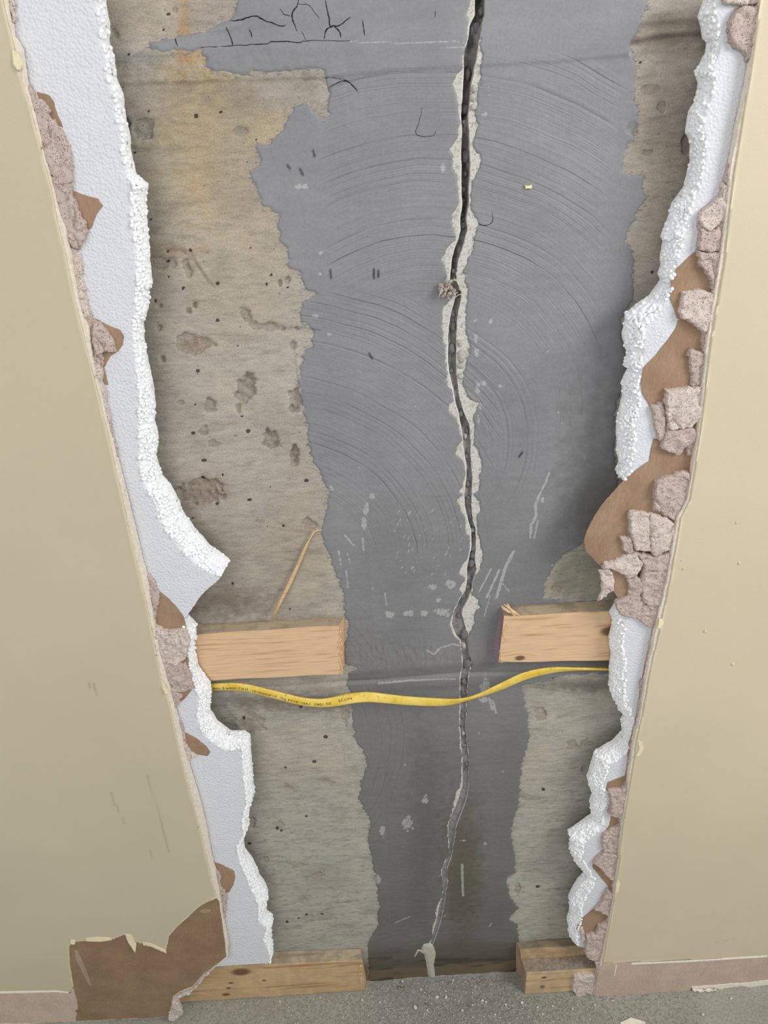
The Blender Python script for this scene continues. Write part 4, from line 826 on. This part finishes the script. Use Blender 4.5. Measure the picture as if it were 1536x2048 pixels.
paper([(x-o-8, y) for (x, y), o in zip(PRE[1:], OFFR[1:]) if 1180 < y]+[(x+3, y) for x, y in PRE[::-1] if y > 1180], wr, 6)
for i, p in enumerate([[(1398,498),(1391,503),(1376,516),(1353,538),(1343,556),(1339,594),(1346,612),(1354,637),(1375,645),(1425,600),(1430,560),(1410,510)],
    [(1356,640),(1386,645),(1415,660),(1420,720),(1400,800),(1325,815),(1300,812),(1287,790),(1281,767),(1287,736),(1313,709),(1338,676),(1352,655)],
    [(1307,876),(1302,900),(1299,922),(1277,937),(1246,963),(1213,998),(1190,1030),(1179,1050),(1167,1082),(1172,1104),(1190,1122),(1201,1133),(1240,1125),(1290,1090),(1350,1045),(1380,955),(1392,905),(1345,895)],
    [(1218,1132),(1247,1145),(1262,1150),(1262,1183),(1240,1203),(1226,1183)], [(1212,1580),(1216,1565),(1240,1555),(1262,1548),(1262,1590),(1225,1590)], [(1240,1625),(1255,1640),(1235,1660),(1204,1668),(1218,1652),(1222,1634)],
    [(1185,1722),(1201,1725),(1240,1750),(1236,1782),(1225,1784),(1212,1768),(1196,1748),(1186,1736)], [(1187,1818),(1225,1812),(1225,1840),(1196,1862),(1175,1868),(1152,1858),(1162,1838)]]): paper(p, wr, 30+i)
RC = [([(1436,-20),(1440,2),(1447,8),(1460,12),(1490,14),(1530,0),(1530,-20)], .007, 1), ([(1468,16),(1456,43),(1454,79),(1467,97),(1482,105),(1490,124),(1500,114),(1506,84),(1514,40),(1516,10),(1490,10)], .0085, 0), ([(1494,182),(1488,215),(1477,262),(1481,268),(1494,225),(1502,178)], .006, 0),
    ([(1472,290),(1462,305),(1454,330),(1447,352),(1443,368),(1455,378),(1466,345),(1478,290)], .008, 0), ([(1443,365),(1436,388),(1418,405),(1397,425),(1393,445),(1415,462),(1446,440),(1455,395),(1458,372)], .0095, 1), ([(1394,446),(1393,500),(1420,505),(1440,498),(1446,440),(1418,460)], .0088, 0),
    ([(1394,500),(1395,525),(1405,540),(1415,555),(1421,575),(1430,582),(1436,545),(1439,500),(1420,503)], .0085, 0), ([(1363,582),(1386,576),(1419,582),(1424,594),(1419,655),(1404,663),(1386,648),(1363,636),(1356,627),(1357,602)], .0105, 1),
    ([(1404,658),(1420,650),(1418,690),(1412,718),(1404,700),(1402,668)], .006, 0), ([(1370,703),(1379,697),(1404,701),(1409,724),(1406,759),(1402,772),(1380,770),(1381,749),(1376,731),(1377,719)], .008, 0), ([(1330,777),(1376,772),(1402,768),(1402,800),(1396,830),(1378,852),(1352,856),(1332,855),(1326,802)], .0105, 1),
    ([(1300,810),(1325,802),(1332,855),(1325,880),(1318,884),(1309,856),(1302,823)], .006, 0), ([(1332,855),(1352,856),(1378,852),(1392,856),(1386,886),(1371,891),(1353,908),(1333,904),(1316,893),(1325,876)], .0078, 0), ([(1373,880),(1386,880),(1387,911),(1373,909)], .0065, 0),
    ([(1308,957),(1328,951),(1361,940),(1376,942),(1378,971),(1372,1007),(1351,1039),(1333,1032),(1308,1018),(1306,985)], .0098, 0), ([(1254,1018),(1279,1020),(1297,1024),(1296,1060),(1300,1098),(1269,1099),(1261,1075),(1256,1045)], .0108, 1),
    ([(1297,1024),(1333,1034),(1354,1050),(1345,1092),(1322,1100),(1308,1111),(1299,1098),(1295,1060)], .0095, 1), ([(1240,1072),(1261,1070),(1267,1100),(1251,1108),(1243,1093)], .007, 0), ([(1201,1133),(1208,1124),(1236,1114),(1251,1106),(1270,1100),(1285,1125),(1268,1150),(1254,1158),(1247,1147),(1218,1135)], .008, 1),
    ([(1268,1102),(1308,1110),(1342,1098),(1341,1165),(1330,1208),(1300,1215),(1282,1195),(1280,1160),(1285,1125)], .0092, 0), ([(1252,1158),(1270,1150),(1282,1160),(1282,1196),(1300,1214),(1265,1233),(1236,1226),(1226,1200),(1233,1196),(1256,1190)], .008, 0), ([(1265,1228),(1300,1213),(1331,1206),(1323,1233),(1313,1254),(1294,1251)], .0065, 0),
    ([(1215,1134),(1229,1158),(1226,1176),(1208,1193),(1193,1201),(1201,1186),(1201,1161),(1199,1140)], .006, 1), ([(1290,1352),(1280,1360),(1278,1375),(1283,1388),(1291,1385),(1297,1360)], .006, 0), ([(1216,1578),(1242,1573),(1252,1558),(1258,1573),(1249,1634),(1228,1630),(1215,1622),(1219,1602)], .0095, 0),
    ([(1242,1643),(1204,1666),(1201,1686),(1207,1701),(1240,1701),(1246,1650)], .0085, 0), ([(1204,1701),(1237,1703),(1236,1754),(1216,1754),(1199,1730),(1185,1722)], .009, 0), ([(1213,1774),(1230,1783),(1230,1815),(1216,1827),(1199,1818),(1187,1815),(1199,1803)], .0085, 0),
    ([(1219,1835),(1196,1847),(1190,1862),(1172,1867),(1168,1897),(1175,1914),(1201,1914),(1214,1873),(1223,1838)], .0095, 0), ([(1159,1856),(1166,1853),(1171,1879),(1164,1877)], .004, 1), ([(1187,1920),(1204,1914),(1206,1932),(1194,1948),(1190,1935)], .008, 1)]
for i, (p, th, m_) in enumerate(RC): chunk(p, wr, th, 80+i, mg2 if m_ else mg)
# curled paint flakes on the painted edges, nail pops and specks
for parent, pts, y in ((wr, [(1318,1237),(1326,1236),(1327,1246),(1319,1256),(1314,1254)], Y_FACE), (wr, [(1276,1480),(1284,1484),(1287,1495),(1280,1508),(1270,1512),(1278,1498)], Y_FACE), (wr, [(1234,1757),(1240,1766),(1236,1782),(1229,1784)], Y_FACE), (wl, [(322,1358),(332,1372),(340,1386),(332,1386),(324,1374)], Y_FACE), (wl, [(24,100),(36,104),(46,128),(40,142),(28,130)], Y_FACE)):
    curl('paint_flake', pts, y, mcr, parent, 0.003)
msp = m_plain('plaster_speck', L(222, 212, 180), 0.8)
V1, F1 = ico(1)
for a, b, r in ((1410,1262,.0035),(1363,1120,.002),(1478,1126,.003),(1366,1137,.003),(1465,1328,.0035),(1473,1045,.0025),(84,1913,.0015),(92,1834,.0012),(230,1250,.001),(210,1225,.001)):
    c = W(a, b, Y_FACE); mesh_obj('paint_speck', V1*np.array([r*0.6, r*0.35, r])+np.array([c[0], Y_FACE-r*0.15, c[1]]), F1, msp, wr if a > 700 else wl)

# ================================================================== yellow cable
CB = [(340,1374,-.012,7,0),(385,1373,-.0125,7,0),(420,1374,-.016,7.5,0),(480,1374,-.024,8.5,.1),(540,1387,-.027,10,.1),(600,1402,-.029,11,0),(640,1406,-.030,11,-.1),(670,1403,-.031,10,-.5),(700,1397,-.032,8.5,-.9),(735,1394,-.032,8,-.7),(770,1397,-.031,9,-.4),(810,1401,-.030,10,-.2),(860,1404,-.030,10,-.1),
      (900,1404,-.029,9,.3),(930,1399,-.029,8,.8),(960,1390,-.029,8,.8),(1000,1374,-.028,9.5,.3),(1050,1352,-.027,9.5,.1),(1100,1341,-.0245,7.5,.4),(1150,1338,-.019,6.5,1.0),(1200,1337,-.0135,6,1.4),(1240,1338,-.012,6,1.4),(1290,1338,-.012,6,1.4)]
cc = cat(CB, 8); pts = []; rad = []
for a, b, y, w, tw in cc:
    p = W(a, b, y); pts.append((p[0], y, p[1])); A_ = 0.0083-0.0018*float(sstep(480, 400, a)); rad.append((A_, 0.0029, tw*0.75))
k_ = NT('yellow_cable_sheath', 0.42, 0.4)
n_ = k_.noise(45, 4, 0.6); cy = k_.mix(k_.range(n_, 0.35, 0.65), L(226, 192, 70), L(238, 210, 108)); cy = k_.mix(k_.math('MULTIPLY', k_.range(k_.noise(160, 5, .7), 0.56, 0.66), 0.5), cy, L(150, 118, 60))
my = k_.out(cy, k_.bump(k_.noise(300, 3), 0.0004, 0.4))
cab = empty('electrical_cable'); tag(cab, 'flat yellow electrical cable sagging across the crack below the pine strips', 'cable')
tube('sheath', pts, rad, my, cab, 20)
# printed lettering bent along the sheath
def cable_text(body, px0, px1, size, flip):
    fc_ = bpy.data.curves.new('t', 'FONT'); fc_.body = body; fc_.size = 1; to = bpy.data.objects.new('t', fc_); C.objects.link(to)
    bpy.context.view_layer.update(); me = bpy.data.meshes.new_from_object(to.evaluated_get(bpy.context.evaluated_depsgraph_get()))
    bpy.data.objects.remove(to); P = np.array(pts); s_ = np.concatenate([[0], np.cumsum(np.linalg.norm(np.diff(P, axis=0), axis=1))])
    i0 = np.argmin(abs(cc[:, 0]-px0)); i1 = np.argmin(abs(cc[:, 0]-px1)); a, b = s_[i0], s_[i1]
    vx = np.array([v.co[:] for v in me.vertices]); wx = vx[:, 0].max(); mx = (vx[:, 1].max()+vx[:, 1].min())/2
    tq = vx[:, 0]/wx; hh = (vx[:, 1]-mx)*size
    if flip: tq = 1-tq; hh = -hh
    ss = a+(b-a)*tq
    c_ = np.stack([np.interp(ss, s_, P[:, k]) for k in range(3)], 1); t_ = np.stack([np.interp(ss+1e-3, s_, P[:, k]) for k in range(3)], 1)-c_; t_ /= np.linalg.norm(t_, axis=1)[:, None]
    nr = np.array([0, -1.0, 0])[None]-t_*(-t_[:, 1:2]); nr /= np.linalg.norm(nr, axis=1)[:, None]; up = np.cross(nr, t_); tw = np.interp(ss, s_, np.array(rad)[:, 2])[:, None]
    u2 = up*np.cos(tw)+nr*np.sin(tw); n2 = nr*np.cos(tw)-up*np.sin(tw); q = np.clip(hh/0.0083, -.95, .95)
    pos = c_+u2*hh[:, None]+n2*(0.0029*np.sqrt(1-q**2)+0.00028)[:, None]
    for v, p in zip(me.vertices, pos): v.co = p
    me.materials.append(m_plain('cable_ink', L(74, 58, 28), 0.7)); o = bpy.data.objects.new('printing', me); C.objects.link(o); o.parent = cab
cable_text('IN 1081  1991 AI:24 TC  21/MWE/ZI : (UL) V009 E YPE', 424, 662, 0.0062, True)
cable_text('ECON', 676, 706, 0.0055, False)

# ================================================================== small things on the wall
sp = empty('wood_splinter'); tag(sp, 'long thin wood splinter leaning on the concrete above the left pine strip', 'splinter')
def wpt(a, b, y): p = W(a, b, y); return (p[0], y, p[1])
msl = m_wood('splinter_wood', L(216, 184, 138), L(190, 150, 104), freq=400); msl2 = m_plain('splinter_pale', L(232, 208, 160), 0.7)
tube('stick', [wpt(543,1241,-.012), wpt(560,1205,-.0105), wpt(580,1165,-.008), wpt(596,1130,-.0062), wpt(613,1092,-.005), wpt(628,1060,-.0045)], [(.0018,.001,0),(.0026,.001,0),(.0032,.001,0),(.0026,.001,0),(.0018,.0008,0),(.0008,.0006,0)], msl, sp, 8)
tube('sliver', [wpt(592,1130,-.0075), wpt(610,1094,-.0068), wpt(627,1066,-.006), wpt(633,1061,-.0055), wpt(645,1060,-.003)], [(.0004,.0004,0),(.0007,.0005,0),(.0008,.0005,0),(.0008,.0005,0),(.0004,.0004,0)], msl2, sp, 6)
yc = relief('paint_chip', [(1049,370),(1055,372),(1064,370),(1064,377),(1050,377),(1052,374)], -0.004, -0.0022, m_plain('pale_yellow_chip', L(238, 230, 178), 0.7), None, 0.0007, 0.0001, 0.01, None, 5)
tag(yc, 'tiny pale yellow chip stuck on the grey coating right of the crack', 'paint chip')
tf = empty('fibre_tuft'); tag(tf, 'tangled tuft of pale fibres caught in the middle of the crack', 'fibre tuft')
mtf = m_plain('pale_fibre', L(214, 202, 186), 0.8, 500)
cen = []; 
for i in range(26):
    a = random.gauss(893, 7); b = random.gauss(580, 8); cen.append(wpt(a, b, -random.uniform(0.001, 0.010)))
blobs('clump', cen, np.array([random.uniform(.0012, .0032) for _ in cen]), m_plain('grey_clump', L(176, 164, 152), 0.9, 700, .1, .3), tf, 2, 0.5)
for a, b, c_, e in ((905,560,898,572),(898,572,884,596),(908,556,920,566),(900,575,880,585),(903,580,912,594),(905,590,915,585),(912,545,921,562),(890,566,878,590),(895,590,905,600),(908,598,924,588),(918,575,932,590),(922,572,934,582),(900,560,912,558),(885,575,877,596)):
    y = -random.uniform(.004, .010); m_ = wpt((a+c_)/2+random.uniform(-5, 5), (b+e)/2+random.uniform(-4, 4), y-0.003)
    tube('fibre', [tuple(p) for p in cat([wpt(a, b, y), m_, wpt(c_, e, y+.002)], 5)], 0.00045, mtf, tf, 5)
# efflorescence lump at the foot of the crack
mef = m_plain('mineral_crust', L(184, 182, 166), 0.85, 260, .2, .2)
ef = relief('mineral_crust', [(846,1888),(856,1886),(866,1890),(872,1905),(868,1930),(870,1952),(862,1960),(856,1950),(852,1925),(848,1908),(838,1902),(828,1916),(834,1898),(842,1899)], -0.0010, 0.001, mef, wall, 0.0015, 0.0008, 0.006, lambda s, X, Z: 0.0005+0.5*np.minimum(s, .006), 77)
tag(ef, 'pale mineral crust run out at the foot of the crack')
# loose gypsum lump hanging at the right wall's lower corner
lg = chunk([(1147,1948),(1165,1944),(1193,1943),(1190,1970),(1181,1993),(1155,1990),(1143,1973)], None, 0.010, 120, mg2, 1.0, name='gypsum_lump', yb=YB-0.0006)
tag(lg, 'loose white gypsum lump stuck on the front of the short pine block', 'gypsum lump')

# ================================================================== floor debris
mde = m_plain('grey_grit', L(150, 148, 142), 0.9, 300, .2, .3); mdl = m_plain('white_crumb', L(216, 212, 200), 0.9, 300, .2, .1)
def on_floor(a, b):
    p = FL(a, b); return float(p[0]), float(p[1])
cen = []; rad_ = []
for i in range(9000):
    a = random.gauss(930, 130) if i % 3 else random.uniform(380, 1400); b = random.uniform(1955, 2052)
    x, y = on_floor(a, b)
    if y > -0.003: continue
    if y > YP-0.004 and (x < W(735,1982,YP)[0] or x > W(1030,1990,YP)[0]): continue
    if y > YB-0.004 and xb0-.01 < x: continue
    r = random.uniform(0.0005, 0.0015)*(1.2 if random.random() < .15 else 1); cen.append((x, y, fz(x, y)+r*0.3)); rad_.append(r)
gr = blobs('floor_grit', cen, np.array(rad_), mde, None, 1, 0.35, False); tag(gr, 'fine grey grit and dust strewn over the floor at the wall foot', 'grit', None, 'stuff')
cen = [c_ for c_ in cen if random.random() < .09]
cen = [(x+random.uniform(-.003, .003), y-random.uniform(0, .004), z+.0003) for x, y, z in cen]
g2_ = blobs('white_grit', cen, np.array([random.uniform(.0006, .0014) for _ in cen]), mdl, gr, 1, 0.35, False); g2_['kind'] = 'stuff'; g2_['label'] = 'white plaster grains'
crumbs = [(892,1997,.004),(965,2003,.0035),(972,2005,.003),(831,2017,.0045),(842,1981,.003),(1012,2010,.003),(1044,2006,.004),(925,2022,.003),(874,1996,.0045),(906,1963,.003),(1075,2015,.003),(1105,2012,.0028),(1085,2028,.003),(990,2030,.0026),(760,2005,.0026),(724,2000,.003),(640,1995,.0026),(560,2003,.0024),
          (1145,2018,.0026),(1190,2010,.003),(1225,2002,.003),(1405,2030,.004),(1462,1997,.003),(805,1964,.003),(855,2022,.0026),(945,2012,.0026)]
base_c = None
for i, (a, b, r) in enumerate(crumbs):
    x, y = on_floor(a, b)
    if base_c is None:
        V2, F2 = ico(2); V2 = V2*(1+0.35*(RNG.rand(len(V2), 1)-0.5))*np.array([1, .8, .7]); o = mesh_obj('gypsum_crumb', V2, F2, mdl, None, False); base_c = o
    else:
        o = base_c.copy(); C.objects.link(o)
    o.location = (x, y, fz(x, y)+r*0.6); o.scale = (r, r, r); o.rotation_euler = (random.random(), random.random(), random.random()*6)
    tag(o, 'small pale gypsum crumb lying on the gritty floor', 'crumb', 'pale crumbs on the floor')
mch = m_plain('grey_wood_chip', L(150, 142, 126), 0.85)
for i, (a, b, c_, e, r) in enumerate([(955,1972,972,1960,.0022),(795,1974,803,1982,.0022),(935,2012,950,2020,.0018),(985,1966,1020,1964,.0016),(800,1976,835,1974,.0012),(850,2008,866,2018,.0018)]):
    p = on_floor(a, b); q = on_floor(c_, e)
    o = tube('wood_chip', [(p[0], p[1], fz(*p)+r*.8), ((p[0]+q[0])/2, (p[1]+q[1])/2, fz((p[0]+q[0])/2, (p[1]+q[1])/2)+r*1.2), (q[0], q[1], fz(*q)+r*.8)], [(r, r*.5, 1.2), (r*1.1, r*.5, 1.2), (r*.5, r*.4, 1.2)], mch, None, 6)
    tag(o, ['longest grey wood chip, lying right of the crack foot', 'stubby wood chip lying left of the crack foot', 'curved wood chip on the grit in front of the crack', 'thin stick beside the short pine block', 'thin straw-like chip left of the crack foot', 'small wood chip nearest the camera left of the crack'][i] if i else 'bone-shaped grey wood chip on the grit right of the crack foot', 'wood chip', 'wood chips on the floor')
# curled caulk under the right wall
ck = empty('torn_caulk'); tag(ck, 'curled strip of white caulk hanging to the floor under the right wall', 'caulk')
for k, pp in enumerate([[(1383,1984,0),(1386,1995,.002),(1393,2006,.004),(1400,2010,.006)], [(1388,1984,0),(1400,1990,.003),(1410,1996,.004),(1420,2003,.005)], [(1405,1988,.0),(1418,1986,.003),(1428,1992,.004),(1424,2004,.004)]]):
    P = []
    for a, b, u_ in pp:
        p = W(a, b, Y_CORE-0.002-u_); P.append((p[0], Y_CORE-0.002-u_, max(p[1], 0.004)))
    tube('strand', [tuple(p) for p in cat(P, 5)], [(0.004, 0.0012, 0.5*math.sin(j)) for j in range(len(cat(P, 5)))], mwh, ck, 8)
p = FL(np.array([1240., 1262, 1290, 1292, 1245]), np.array([2046., 2036, 2044, 2054, 2054]))
bm = bmesh.new(); vs = [bm.verts.new((x, y, fz(x, y)+.0015+.001*(i % 2))) for i, (x, y) in enumerate(p)]; bm.faces.new(vs); r_ = bmesh.ops.extrude_face_region(bm, geom=bm.faces[:]); bmesh.ops.translate(bm, verts=[g for g in r_['geom'] if isinstance(g, bmesh.types.BMVert)], vec=(0, 0, .0012))
bmesh.ops.recalc_face_normals(bm, faces=bm.faces)
me = bpy.data.meshes.new('paper_scrap'); bm.to_mesh(me); bm.free(); me.materials.append(mwh); o = bpy.data.objects.new('paper_scrap', me); C.objects.link(o); tag(o, 'pale paper scrap on the floor at the lower frame edge, right side', 'scrap')
